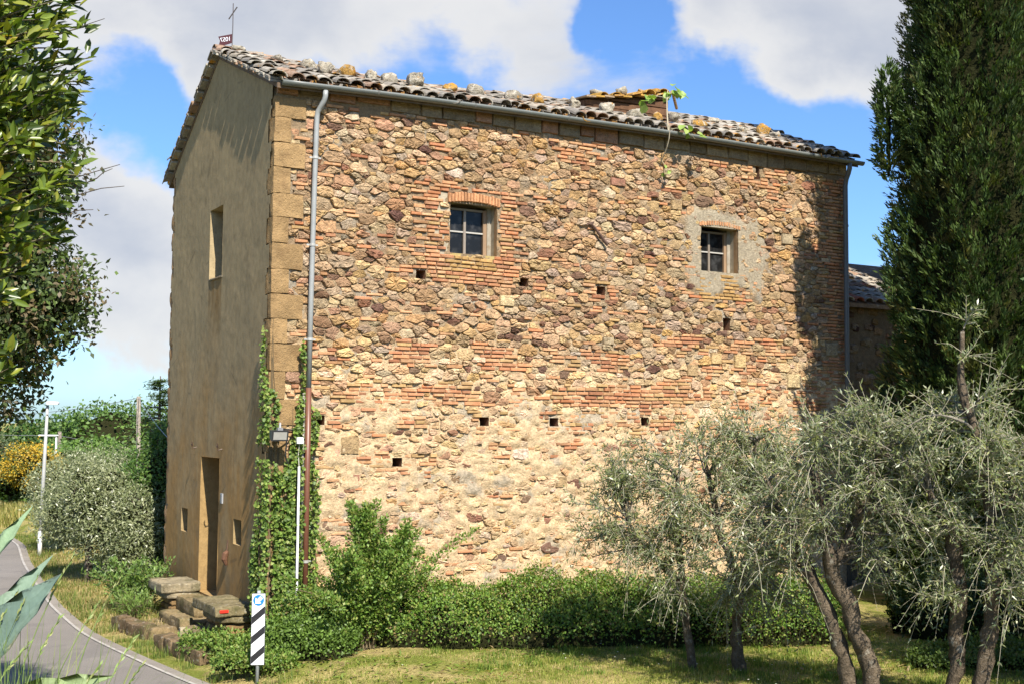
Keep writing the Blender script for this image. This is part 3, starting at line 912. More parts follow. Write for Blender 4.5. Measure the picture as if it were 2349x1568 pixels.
def gable_face(x, sgn):
    # wall of the gable with the openings left free
    ys = sorted({0.03, WY, RIDGE_Y, *[v for o in FO for v in o[:2]]})
    zs0 = sorted({-0.5, *[v for o in FO for v in o[2:]]})
    for y0, y1 in zip(ys[:-1], ys[1:]):
        t0, t1 = float(deck_z(0, y0))-0.08, float(deck_z(0, y1))-0.08
        lv = zs0+[None]
        for z0, z1 in zip(lv[:-1], lv[1:]):
            ym = (y0+y1)/2
            zm = (z0+(z1 if z1 is not None else z0+1))/2
            if any(a < ym < b and c < zm < d for a, b, c, d in FO): continue
            mb.quad((x, y0, z0), (x, y0, t0 if z1 is None else z1), (x, y1, t1 if z1 is None else z1), (x, y1, z0), (0.30, 0.22, 0.13))
gable_face(0.004, 1)
zb = float(deck_z(6, WY))-0.08
mb.quad((0.004, WY, -0.5), (0.004, WY, float(deck_z(0, WY))-0.08), (LX, WY, float(deck_z(LX, WY))-0.08), (LX, WY, -0.5), (0.33, 0.24, 0.14))
for y0, y1 in ((0.0, RIDGE_Y), (RIDGE_Y, WY)):
    mb.quad((LX-0.004, y0, -0.5), (LX-0.004, y1, -0.5), (LX-0.004, y1, float(deck_z(LX, y1))-0.07), (LX-0.004, y0, float(deck_z(LX, y0))-0.07), (0.38, 0.22, 0.13))
mb.build('wall', M['sandstone'], house)
for k in range(22):                                        # rough end stones at the far edge of the gable
    z0 = -0.3+k*0.365
    mb = MB()
    mb.rough((0.10, 5.70+R.uniform(-0.015, 0.03), z0+0.18), (0.115, 0.10+R.uniform(-.02, .02), 0.176), 0.018, 5, k+60, 8, 0, np.array((0.33, 0.21, 0.11))*R.uniform(0.75, 1.2), 8.0)
    mb.build('edge_stone', M['sandstone'], fac, True)
def recess(o, d, tint, name, back, plank=False):
    a, b, c, e = o
    x0 = -0.03
    mb = MB()
    mb.quad((x0, b, c), (d, b, c), (d, b, e), (x0, b, e), tint)       # far jamb, faces -Y
    mb.quad((x0, a, c), (x0, a, e), (d, a, e), (d, a, c), tint)
    mb.quad((x0, a, e), (x0, b, e), (d, b, e), (d, a, e), tint)
    mb.quad((x0, a, c), (d, a, c), (d, b, c), (x0, b, c), tint)
    r_ = mb.build(name, M['reveal'], house)
    if plank:
        n = max(3, int((b-a)/0.16))
        for i in range(n):
            m2 = MB()
            y0, y1 = a+(b-a)*i/n, a+(b-a)*(i+1)/n
            m2.box(d-0.05, d-0.01+R.uniform(0, .004), y0+0.003, y1-0.003, c+0.005, e-0.002, np.array(back)*R.uniform(0.8, 1.2))
            m2.build('plank', M['wood'], r_)
    else:
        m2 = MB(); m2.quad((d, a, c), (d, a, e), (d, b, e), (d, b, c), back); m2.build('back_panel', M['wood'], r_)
    return r_
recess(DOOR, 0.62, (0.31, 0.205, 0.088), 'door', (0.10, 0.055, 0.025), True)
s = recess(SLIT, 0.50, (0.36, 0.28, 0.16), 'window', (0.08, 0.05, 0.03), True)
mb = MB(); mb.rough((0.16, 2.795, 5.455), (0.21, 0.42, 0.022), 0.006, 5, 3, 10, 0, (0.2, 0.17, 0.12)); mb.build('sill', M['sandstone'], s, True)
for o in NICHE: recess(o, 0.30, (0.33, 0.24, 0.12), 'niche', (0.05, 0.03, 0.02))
for y in (3.672, 2.17):
    mb = MB()
    mb.tube([(-0.03, y, 2.62), (-0.10, y, 2.60), (-0.12, y, 2.66), (-0.11, y, 2.70)], 0.009, 5, (0.10, 0.06, 0.04))
    mb.tube([(-0.10, y-.02, 2.64), (-0.13, y-.05, 2.72)], 0.007, 5, (0.10, 0.06, 0.04))
    mb.build('iron_hook', M['metal'], fac)
mb = MB(); mb.box(-0.052, -0.024, 2.05, 2.15, 1.75, 1.91, (0.30, 0.31, 0.33)); mb.box(-0.056, -0.052, 2.065, 2.135, 1.77, 1.89, (0.18, 0.19, 0.2)); mb.build('doorbell_plate', M['metal'], fac)
mb = MB(); mb.tube([(-0.03, 1.74, 1.02), (-0.07, 1.74, 0.98), (-0.085, 1.74, 0.90), (-0.05, 1.74, 0.80)], [0.03, 0.045, 0.05, 0.02], 8, (0.12, 0.06, 0.035)); mb.tube([(-0.03, 1.74, 1.2), (-0.05, 1.74, 1.02)], 0.012, 5, (0.1, .06, .04)); mb.build('stoup', M['wood'], fac)

# ------------------------------------------------------------------ roof
def roof():
    xs = np.linspace(-0.04, LX+0.14, 40)
    ys = [-0.20, RIDGE_Y, WY+0.22]
    V, F = [], []
    for t_ in (0.0, -0.075):
        for y in ys:
            for x in xs: V.append((x, y, float(deck_z(x, y))+t_))
    n = len(xs)
    for k in range(2):
        for i in range(n-1):
            a = k*n+i
            F.append((a, a+1, a+n+1, a+n)); b = a+3*n
            F.append((b, b+n, b+n+1, b+1))
    for i in range(n-1):
        F.append((i, 3*n+i, 3*n+i+1, i+1)); a = 2*n+i
        F.append((a, a+1, 3*n+a+1, 3*n+a))
    for k in range(2):
        for e in (0, n-1):
            a, b = k*n+e, (k+1)*n+e
            F.append((a, b, 3*n+b, 3*n+a))
    return mobj('roof', npmesh('roof', np.array(V), F, (0.13, 0.09, 0.06)), M['wood'], house)
rf = roof()
def tile_geo(L=0.46, r0=0.122, r1=0.100, th=0.016, n=7):
    V, F = [], []
    for y, r in ((-L/2, r0), (0, (r0+r1)/2), (L/2, r1)):
        for rr in (r, r-th):
            for i in range(n+1):
                a = math.pi*i/n
                V.append((rr*math.cos(a), y, rr*0.66*math.sin(a)))
    m = n+1
    o = lambda s, k, i: (s*2+k)*m+i
    for s in range(2):
        for i in range(n):
            F.append((o(s, 0, i), o(s, 0, i+1), o(s+1, 0, i+1), o(s+1, 0, i)))
            F.append((o(s, 1, i), o(s+1, 1, i), o(s+1, 1, i+1), o(s, 1, i+1)))
        F.append((o(s, 0, 0), o(s+1, 0, 0), o(s+1, 1, 0), o(s, 1, 0)))
        F.append((o(s, 0, n), o(s, 1, n), o(s+1, 1, n), o(s+1, 0, n)))
    for i in range(n):
        F.append((o(0, 0, i), o(0, 1, i), o(0, 1, i+1), o(0, 0, i+1)))
        F.append((o(2, 0, i), o(2, 0, i+1), o(2, 1, i+1), o(2, 1, i)))
    return np.array(V), F
TV, TF = tile_geo()
TILE = npmesh('tile', TV, TF, smooth=False); TILE.materials.append(M['tile'])
TPAL = [(0.25, 0.225, 0.19), (0.31, 0.28, 0.235), (0.21, 0.19, 0.165), (0.33, 0.285, 0.225), (0.27, 0.18, 0.125), (0.37, 0.34, 0.285), (0.27, 0.24, 0.20)]
def slope_mat(x, y, lift, front, flip, jit=1.0, up=None):
    """tile frame: x along the eave, y up the slope, z normal"""
    sl = math.atan(0.396) if front else -math.atan(0.545)
    zz = float(deck_z(x, y)) if up is None else up
    upv = Vector((0, math.cos(sl), math.sin(sl)))
    if not front: upv = -upv
    xv = Vector((1, 0, 0)) if front else Vector((-1, 0, 0))
    nv = xv.cross(upv)
    m = Matrix.Identity(4)
    for i in range(3): m[i][0], m[i][1], m[i][2] = xv[i], upv[i], nv[i]
    if flip: m = m @ Matrix.Rotation(math.pi, 4, 'Y')
    m = m @ Matrix.Rotation(R.gauss(0, 0.10)*jit, 4, 'Z') @ Matrix.Rotation(R.gauss(0, 0.035)*jit+(-0.06 if not flip else 0.03), 4, 'X') @ Matrix.Rotation(R.gauss(0, 0.05)*jit, 4, 'Y')
    m.translation = Vector((x, y, zz))+nv*lift
    return m
def place_tiles():
    mb = MB()
    pit = 0.252
    ncol = int((LX+0.2)/pit)
    def stuff(m, c):
        A = np.array(m)
        V = TV @ A[:3, :3].T+A[:3, 3]
        mb.add(V, TF, np.array(c))
    cnt = 0
    for row in range(10):
        for c in range(ncol+1):
            x = -0.02+c*pit+R.gauss(0, 0.012)
            s = 0.02+row*0.335
            y = -0.20+s*0.93+0.17+R.gauss(0, 0.02)
            if y > RIDGE_Y+0.02: continue
            tint = np.array(R.choice(TPAL))*R.uniform(0.8, 1.2)
            if c < ncol:                                   # pan below, open side up
                pt = np.array((0.33, 0.18, 0.06)) if row == 0 and R.random() < 0.5 else tint
                stuff(slope_mat(x+pit/2, y-0.02, 0.085, True, True, 0.6), pt)
            m = slope_mat(x, y, 0.075+R.uniform(0, 0.035), True, False, 1.0)
            if row < 7 and cnt < 300:
                o = bpy.data.objects.new('tile', TILE)
                COL.objects.link(o)
                o.parent = rf
                setm(o, m)
                o.color = (*tint, 1)
                cnt += 1
            else: stuff(m, tint)
    for row in range(10):                                  # back slope, only its first columns can be seen
        for c in range(ncol+1):
            x = -0.04+c*pit
            y = WY+0.22-row*0.33*0.88-0.1
            if y < RIDGE_Y: continue
            tint = np.array(R.choice(TPAL))*R.uniform(0.8, 1.2)
            if c < 6: stuff(slope_mat(x+pit/2, y, 0.105, False, True, .6), tint)
            stuff(slope_mat(x, y, 0.065, False, False), tint)
    props(mb.build('tiles', M['tile_a'], rf), kind='stuff')
    # ridge tiles
    for k in range(31):
        x = 0.1+k*0.39
        o = bpy.data.objects.new('ridge_tile', TILE)
        COL.objects.link(o); o.parent = rf
        m = Matrix.Rotation(math.pi/2+R.gauss(0, 0.05), 4, 'Z') @ Matrix.Rotation(R.gauss(0, .04), 4, 'X') @ Matrix.Diagonal((1.15, 1.0, 1.0, 1))
        m.translation = Vector((x, RIDGE_Y, float(deck_z(x, RIDGE_Y))+0.085+R.uniform(-.01, .015)))
        setm(o, m)
        o.color = (*(np.array(R.choice(TPAL))*R.uniform(0.9, 1.25)), 1)
    # verge: two courses of flat tiles bedded along the gable edge
    for side in (0, 1):
        y0, y1 = (-0.18, RIDGE_Y) if side == 0 else (RIDGE_Y, WY+0.2)
        n = int((y1-y0)/0.27)
        for crs in (0, 1):
            for i in range(n):
                a = y0+(y1-y0)*(i+0.08+0.4*crs*0)/n; b = y0+(y1-y0)*(i+0.76)/n
                m2 = MB()
                zo = 0.004+crs*0.042
                x0 = -0.135-0.018*crs-R.uniform(0, 0.03)
                q = []
                for yy in (a, b):
                    zz = float(deck_z(0, yy))+zo+R.uniform(-0.004, 0.006)
                    q += [(x0, yy, zz), (0.16, yy, zz), (0.16, yy, zz+0.032), (x0, yy, zz+0.032)]
                m2.add(q, [(0, 1, 2, 3), (4, 7, 6, 5), (0, 4, 5, 1), (3, 2, 6, 7), (0, 3, 7, 4), (1, 5, 6, 2)], np.array(R.choice(TPAL))*R.uniform(0.8, 1.1))
                m2.build('verge_tile', M['tile_a'], rf)
place_tiles()

# loose stones weighing down the roof
def lump(name, loc, half, tint, label, group, seed, rot=0.0):
    V, F = roughbox((0, 0, 0), half, min(half)*0.42, 6, seed, 2.6, rot, 3.2/max(half)*0.35)
    o = mobj(name, npmesh(name, V, F, tint, True), M['lichen'], None, loc)
    return props(o, label, 'stone', group)
PALE, GREY, ORNG = (0.33, 0.295, 0.23), (0.26, 0.23, 0.18), (0.36, 0.21, 0.06)
RS = [  # x, y, half sizes, tint, label
    (0.20, 2.55, (.15, .12, .08), PALE, 'flat pale stone at the foot of the iron cross'),
    (0.66, 1.90, (.13, .12, .08), GREY, 'low grey stone on the roof tiles just right of the gable'),
    (0.95, 1.20, (.15, .14, .12), PALE, 'knobbly pale stone sticking up on the roof near the gable corner'),
    (1.00, 0.55, (.18, .16, .16), PALE, 'round white lichen boulder above the left end of the gutter'),
    (1.52, 0.95, (.20, .15, .12), ORNG, 'orange lichened stone on the roof between two white boulders'),
    (1.80, 0.62, (.15, .15, .15), PALE, 'whitish lump right of the orange stone on the roof'),
    (2.12, 0.62, (.19, .15, .13), GREY, 'dark flecked wide stone on the roof left of the big round boulder'),
    (2.62, 0.62, (.18, .18, .20), PALE, 'biggest round grey white boulder standing on the roof tiles'),
    (3.35, 0.80, (.16, .14, .11), ORNG, 'small ochre stone on the roof above the gutter joint'),
    (3.80, 0.72, (.26, .16, .14), PALE, 'wide knobbly pale stone on the roof above the left window'),
    (4.55, 0.75, (.24, .15, .12), GREY, 'long grey stone on the roof right of the wide pale one'),
    (5.02, 0.70, (.15, .14, .13), ORNG, 'rust spotted stone on the roof beside the long grey one'),
    (5.72, 0.62, (.14, .14, .15), PALE, 'upright pale stone on the roof midway along the eaves'),
    (6.40, 0.55, (.20, .15, .14), PALE, 'rounded whitish stone on the roof left of the pale block'),
    (6.95, 0.45, (.22, .15, .12), PALE, 'pale block on the roof tiles before the board hatch'),
    (6.75, 1.60, (.30, .18, .10), GREY, 'broad flat brown stone on the roof left of the board hatch'),
    (7.25, 0.75, (.16, .13, .13), PALE, 'cracked white stone in front of the hatch boards'),
    (7.65, 0.70, (.15, .12, .12), ORNG, 'bright orange stone in front of the hatch boards'),
    (8.00, 0.66, (.15, .13, .15), GREY, 'dark grey standing stone in front of the hatch boards'),
    (8.60, 0.62, (.24, .14, .12), ORNG, 'rusty broken block on the tiles beside the fig sapling'),
    (9.75, 0.75, (.15, .13, .10), PALE, 'pale stone on the roof right of the fig sapling'),
    (10.35, 0.80, (.18, .15, .17), ORNG, 'tall ochre lump near the right end of the roof'),
    (10.80, 0.95, (.16, .14, .09), GREY, 'low dark stone next to the tall ochre lump'),
    (10.00, 1.9, (.2, .15, .08), PALE, 'long pale stone near the ridge at the right end'),
]
for k, (x, y, hf, tint, lab) in enumerate(RS):
    lump('roof_stone', (x, y, float(deck_z(x, y))+0.14+hf[2]*0.62), [q*0.70 for q in hf], np.array(tint)*R.uniform(0.9, 1.1), lab, 'loose stones weighing down the roof tiles', 100+k, R.uniform(-.4, .4))

# hatch with a little tiled lid on the front slope
def hatch():
    X0, X1, Y0, Y1 = 6.42, 8.36, 1.28, 2.35
    zt = lambda x: 9.10+(x-X0)*0.165
    zb = lambda y: float(deck_z(7.4, y))
    body = MB()
    c = (0.10, 0.055, 0.03)
    body.add([(X0, Y0+.03, 8.7), (X1, Y0+.03, 8.7), (X1, Y1, 8.9), (X0, Y1, 8.9), (X0, Y0+.03, zt(X0)), (X1, Y0+.03, zt(X1)), (X1, Y1, zt(X1)+.1), (X0, Y1, zt(X0)+.1)],
             [(0, 1, 5, 4), (1, 2, 6, 5), (2, 3, 7, 6), (3, 0, 4, 7), (4, 5, 6, 7)], c)
    h = body.build('roof_hatch', M['wood'], house)
    for k in range(4):                                     # boards of the front cheek
        m = MB()
        z0 = 8.86+k*0.15
        for seg in ((X0+0.02, X1-0.02),):
            a, b = seg
            e = 0.012+0.004*k+R.uniform(0, .006)
            zl0, zl1 = min(z0, zt(a)-.02), min(z0+0.142, zt(a)-0.005)
            zr0, zr1 = min(z0+0.03, zt(b)-.02), min(z0+0.165, zt(b)-0.005)
            if zl1-zl0 < 0.02: a = a+(z0-zt(a)+0.05)/0.19; zl0, zl1 = z0, z0+0.02
            m.add([(a, Y0-e, zl0), (b, Y0-e, zr0), (b, Y0+.03, zr0), (a, Y0+.03, zl0), (a, Y0-e, zl1), (b, Y0-e, zr1), (b, Y0+.03, zr1), (a, Y0+.03, zl1)],
                  [(0, 1, 5, 4), (1, 2, 6, 5), (3, 7, 6, 2), (0, 4, 7, 3), (4, 5, 6, 7), (0, 3, 2, 1)], np.array((0.115, 0.06, 0.032))*R.uniform(0.75, 1.25))
        m.build('plank', M['wood'], h)
    for k in range(10):                                    # flat roof tiles on the lid
        x = X0-0.06+k*0.205
        m = MB()
        lift = R.uniform(0.0, 0.03)
        tl = R.uniform(-.03, .03)
        y0 = Y0-0.13-R.uniform(0, .05)
        z0, z1 = zt(x)+lift, zt(x+.2)+lift
        t_ = np.array(R.choice(((0.36, 0.20, 0.06), (0.30, 0.22, 0.14), (0.40, 0.24, 0.06))))*R.uniform(.85, 1.1)
        m.add([(x, y0, z0), (x+.215, y0, z1+tl), (x+.215, Y1+.08, z1+.11), (x, Y1+.08, z0+.11), (x, y0, z0+.028), (x+.215, y0, z1+.028+tl), (x+.215, Y1+.08, z1+.14), (x, Y1+.08, z0+.14)],
              [(0, 1, 5, 4), (1, 2, 6, 5), (2, 3, 7, 6), (3, 0, 4, 7), (4, 5, 6, 7), (0, 3, 2, 1)], t_)
        m.build('flat_tile', M['tile_a'], h)
    for x, dz, yaw in ((6.75, 0.09, .2), (7.1, .07, -.1), (7.55, .08, .15), (7.85, .12, .05), (8.2, .12, -.05)):
        o = bpy.data.objects.new('cover_tile', TILE)
        COL.objects.link(o); o.parent = h
        m = Matrix.Rotation(yaw, 4, 'Z') @ Matrix.Rotation(0.1, 4, 'X')
        m.translation = Vector((x, Y0+0.12, zt(x)+dz-0.03))
        setm(o, m)
        o.color = (*np.array((0.42, 0.25, 0.06))*R.uniform(.7, 1.1), 1)
    LB = [(6.78, (.18, .14, .08), PALE, 'long white stone on the left of the hatch lid'), (7.35, (.13, .12, .10), PALE, 'round white stone in the middle of the hatch lid'),
          (7.85, (.15, .12, .06), ORNG, 'yellow lichened slab stone on the hatch lid'), (8.20, (.18, .12, .07), ORNG, 'ochre stone at the right end of the hatch lid')]
    for k, (x, hf, t_, lab) in enumerate(LB):
        lump('roof_stone', (x, Y0+0.15, zt(x)+0.105+hf[2]*0.6), [q*.8 for q in hf], t_, lab, 'loose stones weighing down the roof tiles', 140+k)
    m = MB(); m.tube([(8.70, 1.45, 9.28), (8.42, 1.2, 9.46), (8.34, 1.15, 9.50)], 0.03, 6, (0.3, 0.2, 0.1)); m.build('batten', M['wood'], h)
hatch()

# gutter and pipes
GX = [0.02, 1.8, 4.2, 6.9, 10, 11.6, 12.02]
GZ = [8.085, 8.150, 8.205, 8.250, 8.255, 8.252, 8.25]
def gutter():
    xs = np.linspace(GX[0], GX[-1], 34)
    V, F = [], []
    n = 9
    for x in xs:
        zc = np.interp(x, GX, GZ)+0.028
        for rr in (0.066, 0.060):
            for i in range(n):
                a = math.pi+math.pi*i/(n-1)
                V.append((x, -0.245+rr*math.cos(a), zc+rr*math.sin(a)*1.1))
    for k in range(len(xs)-1):
        for i in range(n-1):
            a = k*2*n+i; b = (k+1)*2*n+i
            F.append((a, b, b+1, a+1)); F.append((a+n, a+n+1, b+n+1, b+n))
        for i in (0, n-1):
            a = k*2*n+i; b = (k+1)*2*n+i
            F.append((a, a+n, b+n, b))
    F.append(tuple(range(n))); e = (len(xs)-1)*2*n
    F.append(tuple(e+i for i in range(n-1, -1, -1)))
    g = mobj('gutter', npmesh('gutter', np.array(V), F, (0.135, 0.145, 0.135), True), M['metal'], house)
    for x in (1.55, 3.25, 5.05, 7.35, 9.6, 11.3):
        mb = MB(); zc = float(np.interp(x, GX, GZ))+0.03
        pts = [(x, -0.245+0.071*math.cos(math.pi+math.pi*i/8), zc+0.074*math.sin(math.pi+math.pi*i/8)*1.08) for i in range(9)]
        for p, q in zip(pts[:-1], pts[1:]):
            mb.add([(p[0]-.018, p[1], p[2]), (p[0]+.018, p[1], p[2]), (q[0]+.018, q[1], q[2]), (q[0]-.018, q[1], q[2])], [(0, 1, 2, 3)], (0.15, 0.15, 0.14))
        mb.build('gutter_bracket', M['metal'], g)
    mb = MB(); mb.box(-0.08, LX+0.12, -0.19, -0.165, 8.20, 8.215, (0.15, 0.1, 0.06)); mb.build('eaves_board', M['wood'], house)
gutter()
def pipe(name, pts, rad, tint, mat='metal', sides=10):
    mb = MB(); mb.tube(pts, rad, sides, tint); return mb.build(name, M[mat], house, True)
GREYM = (0.30, 0.31, 0.32)
p1 = pipe('downpipe', [(0.70, -0.245, 8.06), (0.70, -0.245, 7.98), (0.695, -0.225, 7.92), (0.66, -0.16, 7.82), (0.635, -0.115, 7.76), (0.625, -0.105, 7.68), (0.605, -0.105, 6.6), (0.585, -0.105, 5.0), (0.575, -0.105, 3.56)], 0.040, (0.27, 0.28, 0.275))
p1b = pipe('lower_pipe', [(0.575, -0.105, 3.58), (0.575, -0.105, 2.0), (0.575, -0.105, -0.2)], 0.043, (0.145, 0.060, 0.036))
pipe('thin_pipe', [(0.505, -0.09, 3.5), (0.505, -0.09, 1.9), (0.50, -0.09, -0.2)], 0.022, (0.22, 0.20, 0.17))
for par, zz, xx in ((p1, 7.05, 0.612), (p1, 5.72, 0.592), (p1, 4.3, .58), (p1b, 1.02, 0.575)):
    mb = MB(); mb.tube([(xx, -0.105, zz-0.02), (xx, -0.105, zz+0.02)], 0.048, 10, (0.36, 0.36, 0.34)); mb.box(xx-0.09, xx+0.09, -0.10, -0.09, zz-.012, zz+.012, (0.36, 0.36, .34)); mb.build('pipe_clip', M['metal'], par)
p2 = pipe('downpipe', [(11.66, -0.245, 8.22), (11.66, -0.245, 8.12), (11.67, -0.2, 8.03), (11.69, -0.12, 7.92), (11.69, -0.095, 7.8), (11.69, -0.095, 5.2), (11.69, -0.095, -0.1)], 0.048, (0.115, 0.12, 0.125))
for zz in (7.0, 5.4):
    mb = MB(); mb.tube([(11.69, -0.095, zz-0.02), (11.69, -0.095, zz+0.02)], 0.056, 10, (0.14, 0.14, 0.14)); mb.build('pipe_clip', M['metal'], p2)
mb = MB(); mb.tube([(-0.02, WY+0.24, 7.70), (0.06, WY+0.24, 7.70), (6, WY+0.24, 7.82)], 0.06, 8, (0.13, 0.12, 0.11)); mb.build('back_gutter', M['metal'], house)
# iron wall tie
mb = MB()
mb.tube([(5.60, -0.05, 6.50), (5.66, -0.075, 6.49), (5.74, -0.075, 6.42), (5.95, -0.075, 6.20), (5.99, -0.075, 6.15)], [0.02, 0.024, 0.024, 0.03, 0.02], 6, (0.10, 0.06, 0.045))
mb.tube([(5.58, -0.04, 6.48), (5.70, -0.09, 6.53)], 0.018, 5, (0.10, 0.06, 0.045))
mb.build('wall_tie', M['wood'], wall)

# ------------------------------------------------------------------ cross and vane on the gable
def vane():
    B = Vector((0.13, 2.70, 9.40))
    t = empty('weather_vane', B, 'thin iron cross with a dated swallowtail flag on the gable tip', 'weather vane')
    rt = V3(0.864, -0.503, 0); up = V3(-0.008, 0.0, 1)
    b = np.array(B)
    def mk(nm, f):
        mb = MB(); f(mb); return mb.build(nm, M['metal'], t)
    dk = (0.055, 0.032, 0.028)
    mk('pole', lambda m: m.tube([b-up*0.15, b+up*0.4+rt*.012, b+up*0.79+rt*0.014], 0.0085, 6, (0.10, 0.085, 0.08)))
    mk('cross_arm', lambda m: m.tube([b+up*0.525-rt*0.048+V3(0, 0.04, 0), b+up*0.715+rt*0.070-V3(0, .04, 0)], 0.010, 6, (0.085, 0.07, 0.065)))
    # swallowtail flag, real thickness
    ax = -rt*0.96+V3(0.05, 0.2, 0); ax /= np.linalg.norm(ax); ax = ax*1.0+V3(0, 0, -0.09)
    nrm = np.cross(ax, V3(0, 0, 1)); nrm /= np.linalg.norm(nrm)
    o = b+up*0.10
    P = [(0.0, 0.0), (0.245, -0.035), (0.215, 0.065), (0.25, 0.145), (0.0, 0.155)]
    V = [o+ax*p[0]+V3(0, 0, 1)*p[1]+nrm*s for s in (-.005, .005) for p in P]
    F = [(0, 1, 2), (0, 2, 4), (2, 3, 4), (5, 7, 6), (5, 9, 7), (7, 9, 8)]+[(i, 5+i, 5+(i+1) % 5, (i+1) % 5) for i in range(5)]
    fl = mk('flag', lambda m: m.add(V, F, (0.075, 0.022, 0.022)))
    # date as raised digits, coloured like sky through cut-outs, read from behind
    cu = bpy.data.curves.new('date', 'FONT')
    cu.body = '1057'
    cu.size = 0.105
    cu.extrude = 0.001
    cu.space_character = 0.92
    mt = surf('sky_digits', (0.72, 0.74, 0.78), rough=0.5)
    cu.materials.append(mt)
    tmp = bpy.data.objects.new('date_outline', cu)
    COL.objects.link(tmp)
    me = bpy.data.meshes.new_from_object(tmp.evaluated_get(bpy.context.evaluated_depsgraph_get()))
    bpy.data.objects.remove(tmp)
    d = bpy.data.objects.new('date', me)
    COL.objects.link(d); d.parent = fl
    xa = Vector(ax).normalized()
    za = Vector(nrm)
    ya = za.cross(xa).normalized()
    if ya.z < 0: ya, za = -ya, -za
    m = Matrix.Identity(4)
    for i in range(3): m[i][0], m[i][1], m[i][2] = xa[i], ya[i], za[i]
    side = -1 if np.dot(nrm, V3(-5.8, -17, 3)-b) < 0 else 1
    m.translation = Vector(o+ax*0.012+V3(0, 0, 1)*0.042+nrm*side*0.0075)
    setm(d, m)
    return t
vane()

# ------------------------------------------------------------------ lamp, box, conduit on the corner
def lamp():
    t = empty('flood_lamp', (0.36, 0.0, 2.93), 'black flood lamp on an arm at the ivy covered corner', 'lamp')
    L = MB()
    q = [(-.28, 2.955), (-.41, 2.945), (-.375, 2.795), (-.29, 2.84)]
    L.add([(x, y, z) for x in (-0.08, 0.17) for y, z in q], [(0, 1, 2, 3), (7, 6, 5, 4), (0, 4, 5, 1), (1, 5, 6, 2), (2, 6, 7, 3), (3, 7, 4, 0)], (0.03, 0.03, 0.033))
    L.build('lamp_body', M['metal'], t)
    g = MB(); g.add([(-0.055, -.412, 2.925), (0.145, -.412, 2.925), (0.145, -.384, 2.815), (-0.055, -.384, 2.815)], [(0, 1, 2, 3)], (0.33, 0.32, 0.29)); g.build('glass', M['metal'], t)
    b = MB(); b.box(0.02, 0.10, -0.36, -0.30, 2.94, 2.99, (0.20, 0.20, 0.20)); b.box(0.05, 0.075, -0.34, -0.32, 2.99, 3.06, (0.40, 0.40, 0.41)); b.build('sensor', M['metal'], t)
    a = MB(); a.tube([(0.40, -0.03, 2.945), (0.28, -0.20, 2.955), (0.10, -0.32, 2.97)], 0.013, 6, (0.03, 0.03, 0.032)); a.build('arm', M['metal'], t)
    c = MB(); c.tube([(0.12, -0.30, 2.95), (0.20, -0.24, 2.85), (0.21, -0.20, 2.72), (0.21, -0.17, 2.58), (0.235, -0.14, 2.52), (0.29, -0.11, 2.42), (0.31, -0.09, 2.30)], 0.013, 6, (0.03, 0.03, 0.032)); c.build('cable', M['metal'], t)
lamp()
t = empty('junction_box', (0.40, 0, 2.82), 'small white square junction box above the white conduit', 'box')
mb = MB(); mb.rough((0.405, -0.22, 2.80), (0.05, 0.04, 0.05), 0, 3, 0, 14, 0, (0.80, 0.80, 0.80)); mb.build('case', M['paint'], t)
mb = MB(); mb.box(0.362, 0.448, -0.264, -0.259, 2.757, 2.843, (0.82, 0.82, 0.82)); mb.build('lid', M['paint'], t)
t = empty('conduit', (0.40, -0.1, 0), 'slim white conduit pipe rising from the bushes beside the brown downpipe', 'pipe')
mb = MB(); mb.tube([(0.405, -0.22, -0.1), (0.405, -0.22, 1.2), (0.405, -0.22, 2.42)], 0.019, 8, (0.80, 0.80, 0.82)); mb.build('pipe', M['paint'], t)
mb = MB(); mb.tube([(0.405, -0.22, 2.42), (0.402, -0.19, 2.6), (0.405, -0.22, 2.76)], 0.006, 5, (0.5, 0.48, 0.42)); mb.build('wire', M['paint'], t)
t = bpy.data.objects['conduit']
mb = MB(); mb.tube([(0.44, -0.10, 0.46), (0.62, -0.16, 0.50), (0.70, -0.2, 0.56)], 0.006, 4, (0.5, 0.48, 0.42)); mb.build('loose_wire', M['paint'], t)

# ------------------------------------------------------------------ stone seats, steps and kerbs by the door
def seat(y0, y1, x0, label, base_tint, reflector=False):
    t = empty('stone_bench', ((x0)/2, (y0+y1)/2, -0.3), label, 'bench', 'stone benches either side of the door')
    m = MB(); m.rough((x0/2-0.015, (y0+y1)/2, 0.285), (-x0/2, (y1-y0)/2, 0.078), 0.012, 9, int(y0*10), 20, 0, base_tint, 6.0); m.build('slab', M['mossy'], t, True)
    # corbelled support block under the slab, then courses of stone
    m = MB(); m.rough((x0/2+0.04, y0+(y1-y0)*0.42, 0.155), (-x0/2-0.03, (y1-y0)*0.40, 0.062), 0.014, 7, 4, 7, 0, np.array(base_tint)*0.9, 6.0); m.build('corbel_stone', M['mossy'], t, True)
    zz = 0.095
    for k, hh in enumerate((0.10, 0.11, 0.10, 0.12)):
        n = 3
        for i in range(n):
            a, b = y0+0.05+(y1-y0-0.16)*i/n, y0+0.05+(y1-y0-0.16)*(i+1)/n
            m = MB(); m.rough((x0/2+0.08, (a+b)/2, zz-hh/2), (-x0/2-0.08-R.uniform(0, .02), (b-a)/2-0.006, hh/2-0.005), 0.012, 5, k*5+i, 8, 0, np.array((0.24, 0.155, 0.07))*R.uniform(0.7, 1.2), 7.0)
            m.build('stone', M['sandstone'], t, True)
        zz -= hh
    if reflector:
        m = MB(); m.rough((x0+0.12, y0-0.012, 0.295), (0.068, 0.010, 0.022), 0, 2, 0, 14, 0, (0.62, 0.03, 0.015))
        props(m.build('reflector', M['paint'], t), 'red oblong reflector on the end of the slab')
seat(3.20, 4.12, -0.68, 'pale lichened stone bench left of the door, farther from the sign', (0.27, 0.225, 0.145))
